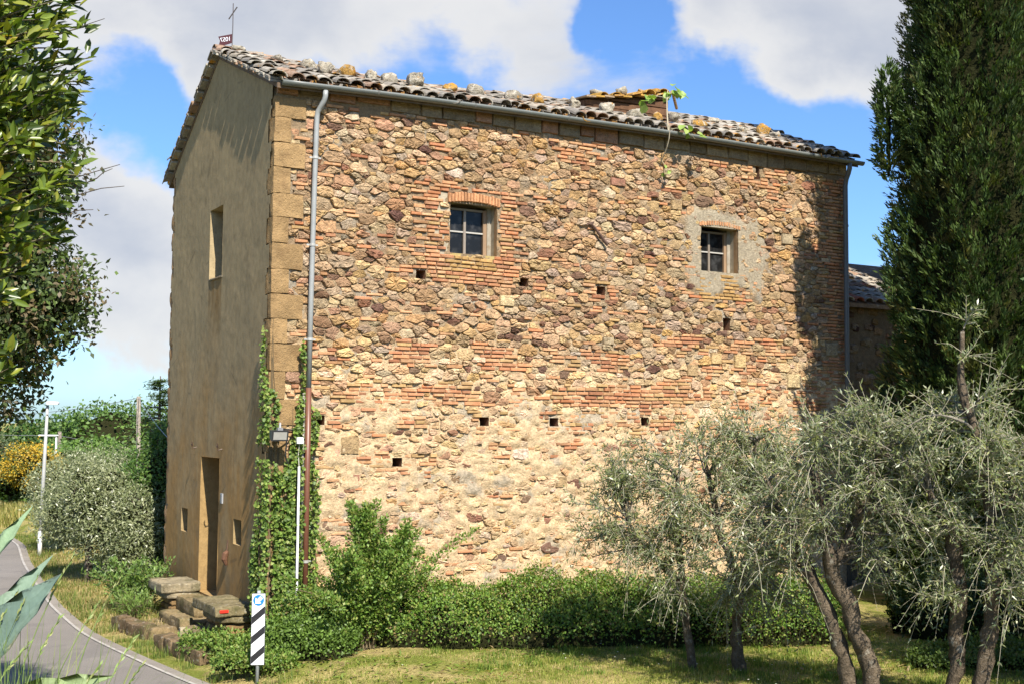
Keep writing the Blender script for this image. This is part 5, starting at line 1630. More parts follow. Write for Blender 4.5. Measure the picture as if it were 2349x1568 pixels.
# ivy on the corner
def ivy():
    t = empty('ivy', (0.2, -0.05, 0), 'bright ivy climbing the house corner behind the white conduit', 'ivy')
    n = 17000
    X = rng.uniform(-0.45, 1.0, n); Z = rng.uniform(0.05, 4.95, n)
    hi = np.interp(Z, [0, 0.8, 1.6, 2.6, 3.2, 3.6, 4.2, 4.95], [0.74, 0.72, 0.78, .72, .78, .52, .42, -0.02])      # right limit on the wall
    lo = np.interp(Z, [0, 0.8, 1.1, 1.5, 2, 3.0, 4.95], [-0.18, -0.32, -0.30, -.12, -.09, -.08, -.07])               # beyond the corner, on the front
    nz = fbm(np.stack([X*2.2, Z*1.5, Z*0], 1), 3, 300)
    gap = (np.abs(X-0.22-0.05*np.sin(Z*2))+0.10*nz < np.interp(Z, [0, 1.0, 2.2, 3.0, 3.6, 4.9], [-.3, -.02, .0, .07, .19, .30]))   # bare strip up the quoins
    keep = (X < hi+0.10*nz) & (X > lo+0.06*nz) & (~gap) & (nz > -0.95)
    X, Z, nz = X[keep], Z[keep], nz[keep]
    n = len(X)
    onf = X < -0.04
    near = (np.abs(X-0.575) < 0.085) | ((np.abs(X-0.405) < 0.05) & (Z < 2.5))
    th = np.where(near, 0.25, 1.0)*0.05+np.where(near, .1, 1.0)*0.13*rng.random(n)*np.clip(1.3-Z*0.18, 0.3, 1)+0.05*np.maximum(nz, 0)
    P = np.where(onf[:, None], np.stack([-0.03-th*0.8, -X*0.9-0.08, Z], 1), np.stack([X, -0.04-th, Z], 1))
    cn = (~onf) & (X < 0.05)
    P[cn, 0] -= th[cn]*0.7
    out = np.where(onf[:, None], V3(-1, -0.35, 0), V3(-0.12, -1, 0))
    D = unit(V3(0, 0, -0.6)+rand_dir(n)*0.85+out*0.25)
    N = unit(out+rand_dir(n)*0.75+V3(0, 0, 0.45))
    L = rng.uniform(0.032, 0.066, n)
    tint = pick([(0.16, 0.245, 0.045), (0.20, 0.28, 0.055), (0.11, 0.175, 0.034), (0.085, 0.14, 0.03), (0.23, 0.27, 0.07)], n, 0.2)
    V, F = leaf_hex(P, D, N, L, L*1.0, 0.14, 0.15)
    o = np.argsort(-L*(P[:, 1] < -0.06))
    me = None
    for k in o[:300]:
        m_ = npmesh('leaf', V[k*6:k*6+6]-P[k], np.array([[0, 1, 2, 3], [0, 3, 4, 5]]), tint[k])
        mobj('leaf', m_, M['leaf'], t, loc=P[k])
    r = o[300:]
    Vr = V.reshape(-1, 6, 3)[r].reshape(-1, 3)
    k = np.arange(len(r))[:, None]*6
    Fr = np.concatenate([k+[0, 1, 2, 3], k+[0, 3, 4, 5]], 1).reshape(-1, 4)
    props(mobj('leaves', npmesh('leaves', Vr, Fr, np.repeat(tint[r], 2, 0)), M['leaf'], t), kind='stuff')
    st_ = []
    for k in range(26):
        x = R.uniform(-0.05, .7); zt = R.uniform(1.2, 3.4) if x > .3 else R.uniform(2, 4.8)
        x1 = x*0.8 if zt < 3.4 else 0.02
        a, b = V3(x, -0.05, 0), V3(x1, -0.05, zt)
        q = bez(a, (a+b)/2+V3(R.uniform(-.2, .2), -.01, 0), b, 9)
        q[:, 0] += rng.normal(0, .015, 9)
        st_.append(q)
    many_tubes('stems', np.array(st_), np.tile(np.linspace(.012, .004, 9), (len(st_), 1)), 4, (0.16, 0.12, 0.07), 'twig', t)
ivy()

# fig sapling rooted in the gutter
def fig():
    t = empty('fig_sapling', (7.25, -0.2, 8.3), 'young bright green fig sapling rooted in the roof gutter', 'sapling')
    mb = MB()
    A = V3(7.16, -0.28, 8.28)
    B = V3(7.40, 0.05, 9.12)
    mb.tube(bez(A-V3(0, 0, .55)+V3(0, .24, 0), A-V3(0, 0, .2)-V3(0, .1, 0), A+V3(.02, 0, .1), 6), 0.011, 5, (0.28, 0.24, 0.17))
    q = bez(A, (A+B)/2+V3(-.05, 0, .1), B, 8)
    mb.tube(q, np.linspace(.016, .008, 8), 5, (0.36, 0.31, 0.22))
    L2 = bez(q[5], q[5]+V3(-.25, .0, .10), q[5]+V3(-.52, .05, -.12), 6); mb.tube(L2, np.linspace(.009, .005, 6), 4, (0.33, .3, .2))
    L3 = bez(q[5], q[5]+V3(.2, 0, .25), q[6]+V3(.36, .05, .12), 6); mb.tube(L3, np.linspace(.009, .005, 6), 4, (0.33, .3, .2))
    L4 = bez(A+V3(.05, 0, .03), A+V3(.3, -.10, .12), A+V3(.48, -.15, -.12), 6); mb.tube(L4, np.linspace(.008, .004, 6), 4, (0.33, .3, .2))
    L5 = bez(A-V3(0, -.20, .5), A+V3(.03, .1, -.6), A+V3(.05, .12, -.78), 5); mb.tube(L5, .006, 4, (.3, .25, .17))
    mb.build('stem', M['twig'], t)
    for path, n in ((q[5:], 7), (L2, 10), (L3, 9), (L4, 7), (L5, 5)):
        for k in range(n):
            p = path[R.randrange(len(path)//2, len(path))]+rng.normal(0, .05, 3)
            d = unit(rand_dir(1)+V3(0, -.3, -.35)); L = np.array([R.uniform(.12, .20)]) if path is not L5 else np.array([.09])
            V, F = leaf_hex(p[None], d, unit(rand_dir(1)*.4+V3(0, -.5, .8)), L, L*.85, .10, .2)
            mobj('leaf', npmesh('leaf', V-p, F, pick([(0.24, 0.34, 0.08), (0.19, 0.29, 0.06), (0.30, 0.38, 0.11)], 1, .1)[0]), M['leaf'], t, loc=p)
fig()

# ------------------------------------------------------------------ near trees on the left
LAU = [(0.105, 0.155, 0.018), (0.145, 0.195, 0.022), (0.07, 0.11, 0.016), (0.20, 0.22, 0.03), (0.045, 0.075, 0.014)]
def laurel():
    base = V3(-5.85, -9.25, float(terrain(np.array([-5.85]), np.array([-9.25]))[0]))
    t = empty('laurel_tree', base, 'near laurel tree with big glossy yellow green leaves at the left edge', 'tree')
    mb = MB()
    mb.tube([base-V3(0, 0, .3), base+V3(.02, 0, .8), base+V3(.15, -.05, 2.0), base+V3(.3, -.1, 3.2), base+V3(.35, -.1, 4.6)], [.13, .11, .09, .06, .02], 9, (0.13, 0.11, 0.08), True, .08)
    ells = [((-5.40, -9.46, 5.35), (1.0, .85, .95)), ((-5.36, -9.48, 4.5), (.95, .85, .85)), ((-5.55, -9.38, 3.6), (.82, .75, .7)), ((-5.6, -9.3, 6.2), (.9, .8, .7))]
    tg_, d, _ = in_ell(1450, ells, 0.5)
    paths = []
    for p in tg_:
        zc = np.clip(p[2]-R.uniform(0.2, 0.7), base[2]+1.6, base[2]+4.4)
        a = V3(base[0]+.3, base[1]-.1, zc)
        paths.append(bez(a, (a+p)/2+V3(0, 0, .15)+rng.normal(0, .08, 3), p, 6))
    paths = np.array(paths)
    many_tubes('branches', paths, np.tile(np.linspace(.016, .003, 6), (len(paths), 1)), 4, (0.17, 0.15, 0.09), 'bark', t)
    mb.build('trunk', M['bark'], t, True)
    P, D = [], []
    for q in paths:
        for k in range(19):
            u = 1-0.6*R.random()**1.5
            i = min(int(u*5), 4); f = u*5-i
            p = q[i]*(1-f)+q[i+1]*f
            P.append(p+rng.normal(0, .012, 3))
            bd = unit(q[i+1]-q[i])
            D.append(unit(bd*0.8+rand_dir(1)[0]*0.75+V3(0, 0, .38)))
    P, D = np.array(P), np.array(D)
    n = len(P)
    L = rng.uniform(.070, .125, n)
    tint = pick(LAU, n, .2)
    ye = rng.random(n) < 0.03
    tint[ye] = (0.33, 0.26, 0.03)
    N = unit(rand_dir(n)*.6+V3(-.1, -.6, .6))
    V, F = leaf_hex(P, D, N, L, L*.36, .16, .12)
    ax = V3(0.503, 0.864, 0); r_ = V3(0.864, -0.503, 0)
    rel = P-V3(-5.81, -17.09, 3.1)
    sx = rel@r_/(rel@ax); sz = rel[:, 2]/(rel@ax)
    vis = (sx > -0.44) & (sz < 0.36) & (sz > 0.0)
    o = np.argsort(rel@ax+np.where(vis, 0, 50))
    for k in o[:300]:
        mobj('leaf', npmesh('leaf', V[k*6:k*6+6]-P[k], np.array([[0, 1, 2, 3], [0, 3, 4, 5]]), tint[k]), M['gloss'], t, loc=P[k])
    r = o[300:]
    Vr = V.reshape(-1, 6, 3)[r].reshape(-1, 3)
    k = np.arange(len(r))[:, None]*6
    Fr = np.concatenate([k+[0, 1, 2, 3], k+[0, 3, 4, 5]], 1).reshape(-1, 4)
    props(mobj('leaves', npmesh('leaves', Vr, Fr, np.repeat(tint[r], 2, 0)), M['gloss'], t), kind='stuff')
laurel()

def leafy_tree(name, label, base, trunk_r, ells, n, leafL, leafW, pal, cat='tree', group=None, clump=0.16, per=14, mat='leaf', tint_trunk=(0.13, 0.105, 0.075), shell=0.75, limbs=True, core=0.0, upn=0.5):
    t = empty(name, base, label, cat, group)
    base = np.array(base, float)
    mb = MB()
    tops = sorted(ells, key=lambda e: -e[0][2])
    c0 = np.array(tops[0][0])
    q = bez(base-V3(0, 0, .3), base+V3(0, 0, (c0[2]-base[2])*.6), c0, 7)
    mb.tube(q, np.linspace(trunk_r, trunk_r*.3, 7), 8, tint_trunk, True, .1)
    for e in ells[1:]:
        c = np.array(e[0]); a = q[3]
        if np.linalg.norm(c-a) > .2: mb.tube(bez(a, (a+c)/2+V3(0, 0, -.1), c, 5), np.linspace(trunk_r*.5, trunk_r*.15, 5), 6, tint_trunk)
    C, d, rr = in_ell(n//per, ells, shell)
    m = len(C)
    if limbs:
        cc = np.array([e[0] for e in ells])
        a = cc[np.argmin(((C[:, None]-cc[None])**2).sum(2), 1)]
        sel = rng.random(m) < min(1, 260/m)
        pth = np.stack([a[sel], (a[sel]+C[sel])/2+rng.normal(0, clump*.4, (sel.sum(), 3)), C[sel]], 1)
        many_tubes('branches', pth, np.tile([trunk_r*.14, trunk_r*.09, trunk_r*.03], (len(pth), 1)), 4, tint_trunk, 'twig', t)
    P = np.repeat(C, per, 0)+rng.normal(0, clump, (m*per, 3))*(1, 1, .75)
    N = unit(np.repeat(d, per, 0)*.6+V3(-.05, -.3, upn)+rand_dir(m*per)*.7)
    D = unit(np.repeat(d, per, 0)*.4+rand_dir(m*per)+V3(0, 0, -.1))
    tint = np.repeat(pick(pal, m, .18), per, 0)*rng.uniform(.8, 1.2, (m*per, 1))
    leaf_obj('crown', leaf_quads(P, D, N, leafL*rng.uniform(.7, 1.2, len(P)), leafW*rng.uniform(.8, 1.2, len(P)), .12, .1), tint, mat, t)
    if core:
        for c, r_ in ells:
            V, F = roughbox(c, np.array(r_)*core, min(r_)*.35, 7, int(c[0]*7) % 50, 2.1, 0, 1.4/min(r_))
            mobj('shade_core', npmesh('shade_core', V, F, smooth=True), M['core'], t)
    mb.build('trunk', M['bark'], t, True)
    return t
# holm oak behind the laurel
ob = V3(-6.6, -4.2, float(terrain(np.array([-6.6]), np.array([-4.2]))[0]))
oak = leafy_tree('oak_tree', 'holm oak with small dark and browning leaves behind the laurel', ob, .2,
    [((-4.45, -5.35, 5.5), (.75, .8, 1.1)), ((-4.35, -5.45, 4.2), (.72, .75, .75)), ((-4.15, -5.55, 4.15), (.55, .55, .5)), ((-4.75, -5.2, 3.4), (.75, .7, .6)), ((-5.6, -4.8, 5.0), (1.3, 1.2, 1.5)), ((-5.4, -4.9, 6.6), (1.0, 1.0, .9)), ((-5.6, -4.8, 3.3), (.9, .9, .7))],
    62000, .066, .034, [(0.055, 0.085, 0.024), (0.075, 0.11, 0.03), (0.045, 0.065, 0.022), (0.17, 0.13, 0.07), (0.10, 0.15, 0.035), (0.05, 0.075, 0.022), (0.085, 0.075, 0.035)], clump=.095, per=18, shell=.45, core=.6)
bp = []
for a, b in (((-4.3, -5.4, 5.2), (-3.46, -5.88, 5.42)), ((-4.3, -5.4, 5.12), (-3.42, -5.9, 5.22)), ((-3.85, -5.65, 5.21), (-3.52, -5.85, 5.38)), ((-4.2, -5.45, 4.98), (-3.66, -5.76, 5.0)), ((-4.4, -5.4, 6.5), (-3.62, -5.8, 6.78))):
    a, b = np.array(a), np.array(b)
    q = bez(a, (a+b)/2+V3(0, 0, -.06), b, 6)
    q[1:-1] += rng.normal(0, .012, (4, 3))
    m_ = MB(); m_.tube(q, np.linspace(.009, .003, 6), 4, (0.10, 0.08, 0.065)); m_.build('bare_twig', M['twig'], oak)

# ------------------------------------------------------------------ agave and wild grass on the near bank
def agave():
    B = V3(-5.70, -13.27, 2.10)
    t = empty('agave', B, 'grey green agave with pointed toothed leaves in the lower left corner', 'agave')
    # leaf tips with heading: bases at the rosette heart
    L = [((-5.243, -13.342, 2.843), .085, .10, 1), ((-5.188, -13.374, 2.702), .105, -.02, 1), ((-5.20, -13.586, 2.673), .20, -.06, 1), ((-5.085, -13.749, 2.415), .12, .10, 1), ((-6.1, -13.2, 2.7), .14, .1, 0), ((-6.2, -13.5, 2.4), .14, .2, 0),
         ((-5.9, -12.9, 2.6), .14, .15, 0), ((-5.95, -13.7, 2.3), .14, .2, 0), ((-5.75, -13.2, 2.75), .09, 0.0, 0)]
    tints = [(0.175, 0.25, 0.14), (0.165, 0.23, 0.16), (0.12, 0.175, 0.135), (0.20, 0.26, 0.115), (0.18, 0.25, 0.19), (.18, .25, .19), (.18, .25, .19), (.18, .25, .19), (.19, .26, .2)]
    for (tip, w, bow, fc), tint in zip(L, tints):
        tip = np.array(tip)
        dirn = tip-B
        a = B+dirn*0.05
        c = (a+tip)/2+V3(0, 0, bow*.55)
        n = 16
        q = bez(a, c, tip, n)
        tgt = unit(np.gradient(q, axis=0))
        side = unit(np.cross(tgt, V3(0, 0, 1)+unit(np.array([dirn[0], dirn[1], 0]))*-.3))
        if fc: side = unit(np.cross(tgt, V3(-0.42, -0.72, 0.55)))
        nrm = np.cross(side, tgt)
        V, F = [], []
        for i in range(n):
            u = i/(n-1)
            ww = w*(0.62+0.9*u-1.52*u**2.6) if u < .999 else 0.0
            ww = max(ww, .002)
            tooth = 0.006*(1 if i % 2 else -.6)*(u > .05)*(u < .93)
            th = .018*(1-u)+.002
            for s, dz in ((-1, .30), (-.5, .06), (0, 0), (.5, .06), (1, .30)):
                V.append(q[i]+side[i]*s*(ww*.55+(tooth if abs(s) == 1 else 0))+nrm[i]*dz*ww*.8)
            V.append(q[i]-nrm[i]*th)
        for i in range(n-1):
            for k in range(4): F.append((i*6+k, i*6+k+1, i*6+6+k+1, i*6+6+k))
            F.append((i*6+5, i*6, i*6+6, i*6+11)); F.append((i*6+4, i*6+5, i*6+11, i*6+10))
        V = np.array(V)
        mobj('leaf', npmesh('leaf', V-B, F, tint, True), M['agave'], t, loc=B)
agave()
def grass_blades(n, X, Y, Z, h, w, pal, lean=.5):
    az = rng.uniform(0, 2*np.pi, n)
    d = np.stack([np.cos(az), np.sin(az), np.zeros(n)], 1)
    s = np.stack([-np.sin(az), np.cos(az), np.zeros(n)], 1)
    h = h[:, None]; ln = (rng.random(n)*lean)[:, None]
    B = np.stack([X, Y, Z-.01], 1)
    m = B+V3(0, 0, 1)*h*.6+d*h*ln*.35; tip = B+V3(0, 0, 1)*h*(1-.35*ln)+d*h*ln
    V = np.stack([B+s*w, B-s*w, m-s*w*.7, m+s*w*.7, tip], 1).reshape(-1, 3)
    k = np.arange(n)[:, None]*5
    F = np.concatenate([k+[0, 1, 2, 3], k+[3, 2, 4, 4]], 1).reshape(-1, 4)
    tr = np.concatenate([k+[3, 2, 4]], 1)
    return V, k, pick(pal, n, .25)
def grass_obj(name, label, n, X, Y, h, w, pal, lean=.5, Z=None):
    Z = terrain(X, Y) if Z is None else Z
    V, k, tint = grass_blades(n, X, Y, Z, h, w, pal, lean)
    me = bpy.data.meshes.new(name)
    quads = k+[0, 1, 2, 3]; tris = k+[3, 2, 4]
    li = np.concatenate([quads.ravel(), tris.ravel()]).astype(np.int32)
    me.vertices.add(len(V)); me.vertices.foreach_set('co', V.astype(np.float32).ravel())
    me.loops.add(len(li)); me.loops.foreach_set('vertex_index', li)
    me.polygons.add(2*n)
    me.polygons.foreach_set('loop_start', np.r_[np.arange(n)*4, 4*n+np.arange(n)*3].astype(np.int32))
    me.polygons.foreach_set('loop_total', np.r_[np.full(n, 4), np.full(n, 3)].astype(np.int32))
    me.update(calc_edges=True)
    a = me.attributes.new('tint', 'FLOAT_COLOR', 'FACE')
    tt = np.c_[np.r_[tint, tint], np.ones(2*n)].astype(np.float32)
    a.data.foreach_set('color', tt.ravel())
    return props(mobj(name, me, M['grassm']), label, kind='stuff')
GR = [(0.21, 0.26, 0.045), (0.27, 0.30, 0.06), (0.16, 0.225, 0.036), (0.36, 0.33, 0.10), (0.42, 0.36, 0.15)]
n = 84000
X = rng.uniform(-1.0, 8.0, n); Y = rng.uniform(-9.0, -2.4, n)
dn = fbm(P2(X, Y, 0.9), 3, 400)
ok = (dn > -0.75) & (X > -0.9-0.2*(Y+3)*0) & ((Y+2.0) < 0.5) 
d2 = np.sqrt(((np.stack([X, Y], 1)[:, None]-RR[None, ::2])**2).sum(2).min(1))
ok &= d2 > 0.25
X, Y, dn = X[ok], Y[ok], dn[ok]
n = len(X)
grass_obj('grass', 'short mown yellow green grass of the lawn', n, X, Y, rng.uniform(.025, .065, n)*(1+.5*np.clip(dn, -.5, 1)), .0035, GR, .9)
n = 900
cx = rng.uniform(-.8, 8, n); cy = rng.uniform(-8.5, -2, n)
dn = fbm(P2(cx, cy, 0.6), 3, 430)
k_ = dn > 0.05
cx, cy = cx[k_], cy[k_]
per = 34
X = np.repeat(cx, per)+rng.normal(0, .05, len(cx)*per); Y = np.repeat(cy, per)+rng.normal(0, .05, len(cx)*per)
n = len(X)
grass_obj('grass_tufts', 'darker longer tufts of grass scattered over the lawn', n, X, Y, rng.uniform(.05, .13, n), .004, [(0.13, 0.20, 0.032), (0.17, 0.235, 0.042), (0.10, 0.155, 0.028)], .9)
n = 5200
X = rng.uniform(-.8, 8.5, n); Y = rng.uniform(-8.8, -2, n)
ok = fbm(P2(X, Y, 0.8), 2, 440) > 0.0
X, Y = X[ok], Y[ok]; n = len(X)
P = np.stack([X, Y, terrain(X, Y)+.02], 1)
props(leaf_obj('lawn_weeds', leaf_quads(P, unit(rand_dir(n)*(1, 1, .25)+V3(0, 0, .25)), unit(V3(0, 0, 1)+rand_dir(n)*.3), rng.uniform(.05, .11, n), rng.uniform(.02, .04, n), .1, .2), pick([(0.14, 0.215, 0.035), (0.19, 0.25, 0.05), (0.33, 0.26, 0.12), (0.26, 0.19, 0.10)], n, .2), 'leaf'), 'flat leaved weeds and fallen leaves in the lawn', kind='stuff')
n = 130
X = rng.uniform(.5, 7.5, n); Y = rng.uniform(-8, -3.2, n)
ok = fbm(P2(X, Y, 0.7), 2, 450) > 0.1
X, Y = X[ok], Y[ok]; n = len(X)
P = np.repeat(np.stack([X, Y, terrain(X, Y)+.075], 1), 5, 0)
az = np.tile(np.arange(5)*2*np.pi/5, n)
props(leaf_obj('daisies', leaf_quads(P, np.stack([np.cos(az), np.sin(az), np.full(5*n, .35)], 1), np.tile(V3(0, 0, 1), (5*n, 1)), .016, .012), np.tile([(0.8, 0.8, 0.78)], (5*n, 1)), 'leaf'), 'tiny white daisies dotted in the lawn', kind='stuff')
# taller tufts along the road edge and about the kerbs
n = 26000
u = rng.integers(0, len(RR), n)
o = -np.abs(rng.normal(0.22, .28, n))-.06
X = RR[u, 0]+NL[u, 0]*o+rng.normal(0, .05, n); Y = RR[u, 1]+NL[u, 1]*o+rng.normal(0, .05, n)
ok = (Y > -5.5) & (Y < 20)
dn = fbm(P2(X, Y, 2.0), 2, 410); ok &= dn > -.25
X, Y = X[ok], Y[ok]; n = len(X)
grass_obj('verge_grass', 'rough grass and weeds along the road edge and kerbs', n, X, Y, rng.uniform(.05, .22, n), .004, [(0.12, 0.18, 0.035), (0.17, 0.22, 0.045), (0.09, 0.14, 0.03), (0.28, 0.25, 0.10)], .7)
# straw coloured bank beyond the bend and dry verge under the roadside olives
n = 24000
X = rng.uniform(-7, 2, n); Y = rng.uniform(22.5, 34, n)
dd = np.sqrt(((np.stack([X, Y], 1)[:, None]-RC[None, ::2])**2).sum(2).min(1)); ok = dd > ROAD_W/2+.15
X, Y = X[ok], Y[ok]; n = len(X)
grass_obj('bank_grass', 'long straw coloured grass on the bank beyond the bend', n, X, Y, rng.uniform(.15, .42, n), .018, [(0.33, 0.28, 0.09), (0.26, 0.25, 0.07), (0.40, 0.33, 0.14), (0.20, 0.22, 0.06)], .6)
n = 16000
X = rng.uniform(-1.8, .6, n); Y = rng.uniform(2.5, 16, n)
d2 = np.sqrt(((np.stack([X, Y], 1)[:, None]-RC[None, ::2])**2).sum(2).min(1)); ok = d2 > ROAD_W/2+.05
X, Y = X[ok], Y[ok]; n = len(X)
grass_obj('dry_grass', 'dry straw and short grass below the roadside olives', n, X, Y, rng.uniform(.03, .12, n), .006, [(0.36, 0.27, 0.12), (0.30, 0.22, 0.10), (0.19, 0.20, 0.06), (0.42, 0.33, 0.17)], 1.2)
# wild grass stalks before the lens: on the bank beside the agave
n = 800
X = rng.normal(-5.36, .10, n); Y = rng.normal(-13.72, .13, n)
grass_obj('wild_grass', 'thin wild grass stalks around the agave', n, X, Y, rng.uniform(.55, 1.08, n), .0026, [(0.17, 0.25, 0.06), (0.24, 0.28, 0.09), (0.13, 0.20, 0.05)], .55)
def seed_heads():
    paths, P, D = [], [], []
    for (x, y, z) in ((-5.06, -13.66, 2.66), (-5.10, -13.62, 2.60), (-5.16, -13.55, 2.72), (-5.20, -13.60, 2.56), (-5.04, -13.78, 2.52), (-5.25, -13.52, 2.66), (-5.12, -13.75, 2.45), (-5.28, -13.62, 2.5), (-5.0, -13.72, 2.44), (-5.3, -13.5, 2.62)):
        a = V3(x-R.uniform(.2, .3), y-R.uniform(0, .12), 1.75); b = V3(x, y, z)
        q = bez(a, a*.4+b*.6+V3(-.06, 0, .12), b, 8); paths.append(q)
        for k in range(16):
            u = .80+.2*k/16
            i = min(int(u*7), 6); p = q[i]*(1-(u*7-i))+q[i+1]*(u*7-i)
            P.append(p); D.append(unit(q[-1]-q[-2])+rand_dir(1)[0]*.35)
    t = empty('seeding_grass', (-5.2, -13.6, 1.7), 'few grass stems with drooping seed heads over the road corner', 'grass stems')
    many_tubes('stalks', np.array(paths), np.tile(np.linspace(.0022, .0012, 8), (len(paths), 1)), 4, (0.16, 0.22, 0.07), 'twig', t)
    P, D = np.array(P), np.array(D)
    leaf_obj('seeds', leaf_quads(P, D, rand_dir(len(P)), .02, .006), pick([(0.22, 0.30, 0.09), (0.30, 0.32, 0.12)], len(P), .2), 'leaf', t)
seed_heads()
# weeds round the benches
n = 1
bush('weed_clump', 'leafy weeds growing over the kerb right of the steps', 'weeds', [(-0.98, 0.1), (-0.72, -0.55), (-0.62, -1.1)], [.24, .26, .25], [.26, .32, .32], 3800, .06, .032, SG, -.22, 'weeds about the stone benches', 11, core=.4)
stem_shrub('weed_clump', 'thicket of green weeds left of the pale bench', 'weeds', (-0.80, 4.75), [(R.gauss(0, .34), R.gauss(0, .5), R.uniform(.35, .95)) for _ in range(60)], [(0.12, 0.20, 0.045), (0.17, 0.25, 0.06), (0.09, 0.15, 0.035)], .085, .036, 'weeds about the stone benches', 95, -.3)
stem_shrub('weed_clump', 'tall grassy weeds between the pale bench and the kerb', 'weeds', (-1.0, 3.75), [(R.gauss(0, .2), R.gauss(0, .3), R.uniform(.2, .55)) for _ in range(40)], [(0.15, 0.24, 0.05), (0.20, 0.28, 0.07)], .13, .012, 'weeds about the stone benches', 60, -.3)
bush('weed_clump', 'low weeds at the foot of the striped sign', 'weeds', [(-0.95, -1.55), (-0.45, -1.9)], [.25, .3], [.18, .22], 3000, .05, .028, SG, -.16, 'weeds about the stone benches', 13, core=.3)

# ------------------------------------------------------------------ roadside and far vegetation
BO = 'olive trees along the road behind the house'
bgpal = OL_T
def bg_olive(c, label, ells, n, base, cl=.14):
    t = leafy_tree('olive_tree', label, base, .09, ells, n, .085, .026, [(0.16, 0.185, 0.085), (0.21, 0.235, 0.115), (0.12, 0.14, 0.06), (0.27, 0.285, 0.16)], 'olive tree', BO, clump=cl, per=18, mat='olive', shell=.55, tint_trunk=(0.09, .07, .055), core=.55)
bg_olive(0, 'silvery olive tree nearest the road edge, left of the house', [((-0.55, 9.2, 1.30), (.75, .8, .75)), ((-.35, 8.8, .75), (.8, .8, .6)), ((-1.0, 9.9, 1.05), (.65, .7, .65)), ((-.75, 9.3, 1.75), (.35, .4, .45)), ((-.25, 9.1, 1.6), (.4, .4, .4))], 21000, (-.75, 8.9, -.25))
bg_olive(0, 'silvery olive tree right beside the dark bush by the gable', [((0.05, 8.3, 1.0), (.55, .6, .65)), ((-.05, 8.1, .5), (.5, .55, .5))], 9000, (.0, 8.3, -.2))
bg_olive(0, 'farther olive tree behind the white lamp post', [((.15, 15.5, 1.2), (1.1, 1.2, 1.0)), ((-.2, 14.7, .8), (.7, .9, .7))], 16000, (-.2, 15.3, -.25))
bg_olive(0, 'greyish olive tree standing in the grove behind the roadside row', [((2.2, 22, 1.3), (1.6, 1.3, .9)), ((3.4, 21, 1.2), (1.4, 1.3, .9))], 14000, (2.2, 22, -.3), .2)
GB = [(0.06, 0.12, 0.022), (0.09, 0.165, 0.03), (0.045, 0.09, 0.018), (0.125, 0.20, 0.04)]
leafy_tree('leafy_tree', 'dense dark green tree hard against the far gable edge', (1.6, 9.4, -.3), .12, [((.95, 9.2, 1.7), (.85, .9, 1.3)), ((1.35, 9.6, 2.35), (.7, .7, .65)), ((.95, 8.7, .6), (.7, .7, .7)), ((1.9, 9.5, 1.8), (.9, .9, 1.4))], 26000, .085, .045, GB, clump=.14, per=16, core=.6)
leafy_tree('leafy_tree', 'mid green tree behind the tall wooden pole', (4.4, 17.5, -.5), .15, [((3.2, 17.3, 1.15), (1.5, 1.5, 1.1)), ((2.2, 16.6, .75), (1.1, 1.1, .9)), ((4.4, 17.8, 1.3), (1.6, 1.5, 1.1))], 24000, .12, .06, [(0.06, 0.12, 0.025), (0.09, 0.155, 0.03), (0.045, 0.085, 0.02)], clump=.2, per=16, core=.45)
FT = 'rounded trees on the wooded rise'
for lab, c, r_, pal in (('broad bright green tree crown at the middle of the wooded rise', (7.8, 44, 1.2), (4.0, 4, 2.6), 1), ('dark green tree at the left end of the wooded rise', (3.8, 46, .6), (2.6, 2.6, 2.2), 0),
                        ('small olive green tree low on the wooded rise', (5.0, 38, .4), (2.4, 2.2, 1.5), 1), ('green tree on the wooded rise next to the conifer', (9.5, 38, 1.0), (2.6, 2.5, 2.1), 0), ('darkest round tree half hidden behind the thin lamp', (6.2, 50, .5), (3.0, 3, 2.7), 0)):
    zb = float(terrain(np.array([c[0]]), np.array([c[1]]))[0])
    leafy_tree('broadleaf_tree', lab, (c[0], c[1], zb), .3, [(c, r_), ((c[0]-r_[0]*.5, c[1]-.5, c[2]-.8), (r_[0]*.6, r_[1]*.6, r_[2]*.7)), ((c[0]+r_[0]*.55, c[1]-.4, c[2]-.5), (r_[0]*.55, r_[1]*.6, r_[2]*.75))], 14000, .22, .14,
               [[(0.05, 0.105, 0.022), (0.07, 0.13, 0.026), (0.035, 0.075, 0.018)], [(0.09, 0.165, 0.03), (0.115, 0.195, 0.035), (0.065, 0.12, 0.024)]][pal], group=FT, clump=.34, per=14, core=.8, limbs=False)
leafy_tree('flowering_shrub', 'yellow flowering broom shrub beside the lamp post', (1.0, 27.5, -.3), .05, [((.75, 27.3, 1.45), (.85, .8, .75)), ((1.4, 27.6, 1.2), (.6, .6, .6))], 7000, .085, .06, [(0.50, 0.33, 0.03), (0.42, 0.28, 0.03), (0.16, 0.18, 0.04)], 'shrub', clump=.13, per=10, core=.6)
leafy_tree('grove_tree', 'grey green tree on the bank beyond the road bend', (-1.4, 31, .5), .14, [((-1.1, 30.5, 1.9), (1.9, 1.6, 1.0)), ((-2.6, 30.5, 1.7), (1.5, 1.4, 1.0)), ((-4.5, 31, 1.9), (2, 1.6, 1.2))], 16000, .10, .05, [(0.11, 0.14, 0.06), (0.08, 0.115, 0.04), (0.15, 0.17, 0.09)], group=None, clump=.2, per=16, core=.65)
leafy_tree('grove_shrub', 'low green bushes on the bank under the yellow shrub', (.5, 29.5, .2), .08, [((.2, 29.0, .9), (1.2, 1, .6)), ((1.8, 29, .9), (1.4, 1, .7))], 7000, .10, .05, [(0.06, 0.10, 0.025), (0.085, 0.13, 0.03)], 'shrub', clump=.15, per=12, core=.65)
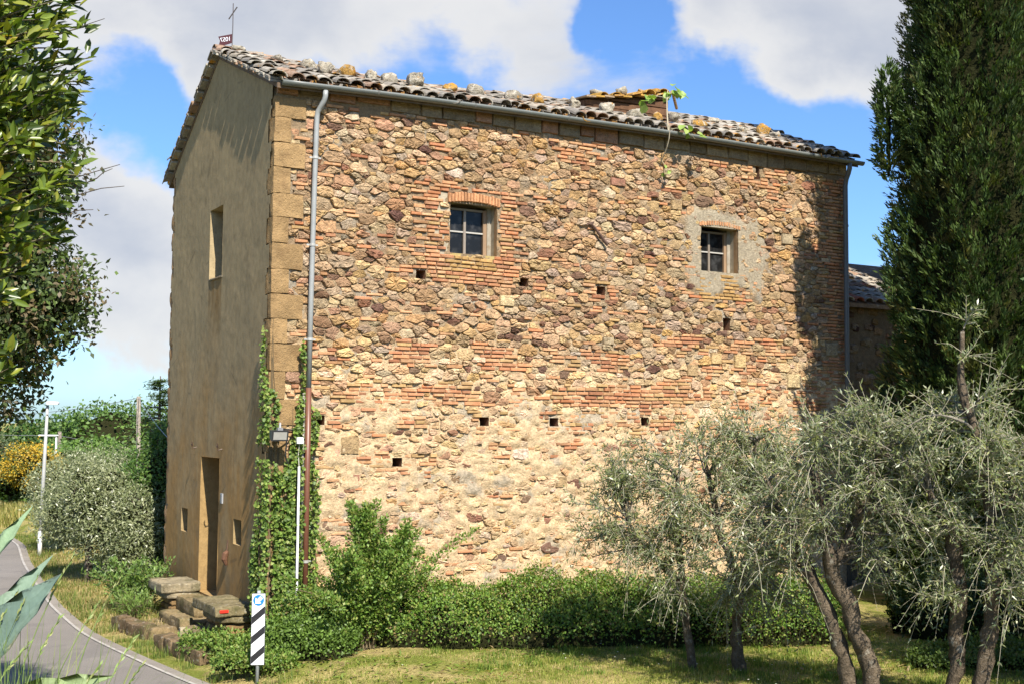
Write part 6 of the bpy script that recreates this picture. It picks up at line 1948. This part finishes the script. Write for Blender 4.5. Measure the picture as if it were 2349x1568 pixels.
# layered conifer beside the gable
def conifer():
    B = V3(5.4, 28.3, -.7)
    t = empty('conifer', B, 'layered cedar with flat branches right beside the gable', 'conifer')
    mb = MB(); mb.tube([B, B+V3(0, 0, 5.4)], [.16, .02], 8, (.12, .09, .07)); mb.build('trunk', M['bark'], t, True)
    paths, P, D = [], [], []
    for k in range(46):
        z = 1.4+3.9*(k/46)**.9; L = max(.25, 1.75*(1-(z/5.7)**1.6))*R.uniform(.7, 1.1); a = R.uniform(0, 6.28)
        o = B+V3(0, 0, z); e = o+V3(math.cos(a)*L, math.sin(a)*L, -.06*L+R.uniform(-.05, .05))
        q = bez(o, (o+e)/2+V3(0, 0, .12*L), e, 6); paths.append(q)
        for j in range(110):
            u = R.uniform(.2, 1); i = min(int(u*5), 4); f = u*5-i
            p = q[i]*(1-f)+q[i+1]*f+V3(R.gauss(0, .14), R.gauss(0, .14), R.gauss(0, .025)); P.append(p); D.append(V3(R.gauss(0, 1), R.gauss(0, 1), R.uniform(-.2, .5)))
    many_tubes('branches', np.array(paths), np.tile(np.linspace(.03, .008, 6), (46, 1)), 4, (.12, .09, .07), 'bark', t)
    P, D = np.array(P), np.array(D)
    leaf_obj('crown', leaf_quads(P, D, rand_dir(len(P))*.4+V3(0, 0, 1), rng.uniform(.12, .24, len(P)), .045), pick([(0.055, 0.10, 0.04), (0.08, 0.13, 0.045), (0.11, 0.16, 0.05)], len(P), .2), 'needle', t)
conifer()
# dark undergrowth below the cypress
bush('undergrowth', 'dark ivy and brambles in the shade under the big cypress', 'undergrowth', [(8.8, -4.7), (9.6, -4.9), (11.0, -4.6)], [.7, .9, 1.0], [.75, .9, 1.1], 12000, .06, .04, [(0.04, 0.07, 0.018), (0.055, 0.09, 0.022)], 0, seed=21)
bush('undergrowth', 'low weeds and nettles at the right end of the lawn', 'undergrowth', [(6.8, -6.4), (7.6, -6.9)], [.4, .5], [.25, .35], 5000, .05, .03, [(0.08, 0.13, 0.03), (0.11, 0.16, 0.035)], 0, seed=22, core=.4)

# ------------------------------------------------------------------ poles, lamps, cables
def post(name, label, cat, pts, rads, tint, group=None, head=None, mat='metal', white=None):
    t = empty(name, pts[0], label, cat, group)
    mb = MB(); mb.tube(pts, rads, 8, tint); mb.build('pole', M[mat], t, True)
    if white: mb = MB(); mb.tube([pts[0], V3(*pts[0])+V3(0, 0, white)], rads[0]*1.08, 8, (.78, .78, .76)); mb.build('white_base', M['paint'], t, True)
    if head: mb = MB(); mb.rough(*head); mb.build('lamp_head', M['paint'], t, True)
    return t
post('lamp_post', 'grey lamp post with a white painted foot at the road edge', 'lamp post', [(-.83, 14.5, -.3), (-.80, 14.5, 1.6), (-.76, 14.5, 3.42)], [.05, .045, .035], (.36, .36, .34), 'lamp posts along the road', ((-.66, 14.42, 3.47), (.16, .09, .04), 0, 3, 0, 6, -.3, (.72, .72, .72)), white=.62)
post('lamp_post', 'farther thin lamp post with a flat white arm', 'lamp post', [(2.2, 30.6, -.3), (2.18, 30.6, 1.2), (2.16, 30.6, 2.42)], [.05, .045, .035], (.50, .52, .48), 'lamp posts along the road', ((1.9, 30.75, 2.45), (.38, .09, .03), 0, 3, 0, 6, -.5, (.74, .74, .74)))
post('utility_pole', 'weathered wooden pole seen between the lamp posts and the wooded rise', 'utility pole', [(4.25, 41, -2.0), (4.1, 41, .8), (4.04, 41, 2.5)], [.11, .10, .08], (.20, .17, .14), 'wooden utility poles', mat='bark')
post('utility_pole', 'tall wooden pole carrying a cable, close to the gable edge', 'utility pole', [(1.30, 13.6, -.3), (1.28, 13.6, 2.1), (1.235, 13.56, 3.66)], [.065, .06, .05], (.30, .26, .21), 'wooden utility poles', mat='bark')
def cable(label, a, b, sagz, r_=.007):
    a, b = np.array(a), np.array(b)
    mb = MB(); mb.tube(bez(a, (a+b)/2-V3(0, 0, sagz), b, 10), r_, 4, (.16, .16, .17))
    props(mb.build('cable', M['metal']), label, 'cable', 'overhead cables')
cable('single overhead cable running left from the tall wooden pole', (1.235, 13.56, 3.62), (-.6, 32, 3.3), .4)
cable('cable slanting down from the tall wooden pole to the gable edge', (1.235, 13.56, 3.62), (0.04, 5.80, 2.72), .12)
cable('far cable between the wooden pole and the trees on the left', (4.04, 41, 2.3), (-8, 40, 2.9), .3, .012)
cable('far cable leading right from the wooden pole into the trees', (4.04, 41, 2.3), (9.5, 42, 1.6), .2, .012)

# ------------------------------------------------------------------ lower building beyond
def annex():
    t = empty('annex', (14.5, 2.5, 0), 'lower shaded stone building with a tiled roof behind the house', 'building')
    x0, x1, y0, y1 = LX+.01, 19, .35, 6.0
    zt = lambda y: 5.62+.43*(y-y0) if y < 3.3 else 5.62+.43*(3.3-y0)-.43*(y-3.3)
    mb = MB()
    mb.quad((x0, y0, -.5), (x1, y0, -.5), (x1, y0, zt(y0)), (x0, y0, zt(y0)), (.16, .115, .07)); mb.quad((x1, y0, -.5), (x1, y1, -.5), (x1, y1, zt(y1)), (x1, y0, zt(y0)), (.33, .24, .14)); mb.quad((x0, y1, -.5), (x0, y1, zt(y1)), (x1, y1, zt(y1)), (x1, y1, -.5), (.33, .24, .14))  # front wall darker than the others: deep shade put into its colour
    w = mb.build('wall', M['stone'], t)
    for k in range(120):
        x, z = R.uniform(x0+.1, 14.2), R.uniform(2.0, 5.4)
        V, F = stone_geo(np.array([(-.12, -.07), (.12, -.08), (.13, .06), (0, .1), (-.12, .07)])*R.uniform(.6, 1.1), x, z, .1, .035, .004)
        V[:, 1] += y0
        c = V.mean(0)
        mobj('stone', npmesh('stone', V-c, F, stone_tint(5)*0.55), M['stone'], w, loc=c)  # stones dimmed to match the shade painted on the front wall
    mb = MB()
    for a, b in ((y0-.25, 3.3), (3.3, y1+.25)):
        mb.add([(x0, a, zt(a)), (x1, a, zt(a)), (x1, b, zt(b)), (x0, b, zt(b)), (x0, a, zt(a)-.08), (x1, a, zt(a)-.08), (x1, b, zt(b)-.08), (x0, b, zt(b)-.08)], [(0, 1, 2, 3), (4, 7, 6, 5), (0, 4, 5, 1), (0, 3, 7, 4)], (.2, .13, .08))
    rfa = mb.build('roof', M['tile_a'], t)
    sl = math.atan(.43)
    for row in range(9):
        for c in range(10):
            x = x0+.12+c*.27; y = y0-.1+row*.335*.92
            o = bpy.data.objects.new('tile', TILE); COL.objects.link(o); o.parent = rfa
            m = Matrix.Rotation(sl, 4, 'X') @ Matrix.Rotation(R.gauss(0, .06), 4, 'Z') @ Matrix.Rotation(-.06, 4, 'X')
            m.translation = Vector((x, y, zt(y)+.05)); setm(o, m)
            o.color = (*(np.array(R.choice(TPAL))*R.uniform(.8, 1.3)), 1) if R.random() < .93 else (.34, .12, .07, 1)
    for k in range(6):
        lump('roof_stone', (x0+.3+k*.52, 3.3, zt(3.3)+.12), (.27, .16, .11), (.40, .26, .08), ['ochre ridge tile lump at the wall end of the lower roof', 'second mossy ridge lump on the lower roof from the house wall', 'third mossy ridge lump on the lower roof from the house wall', 'fourth ridge lump on the lower roof, by the cypress', 'fifth ridge lump on the lower roof behind the cypress', 'last ridge lump on the lower roof behind the cypress'][k], 'ridge lumps on the lower roof', 170+k)
annex()

leafy_tree('evergreen_tree', 'broad evergreen tree right of the olives, shading the lawn end', (7.9, -9.4, 0), .18, [((7.9, -9.4, 4.2), (1.7, 1.6, 2.4)), ((7.7, -9.3, 2.2), (1.4, 1.3, 1.8)), ((9.2, -9.3, 3.2), (1.7, 1.5, 2.4))], 40000, .10, .06, GB, clump=.22, per=16, core=.55)
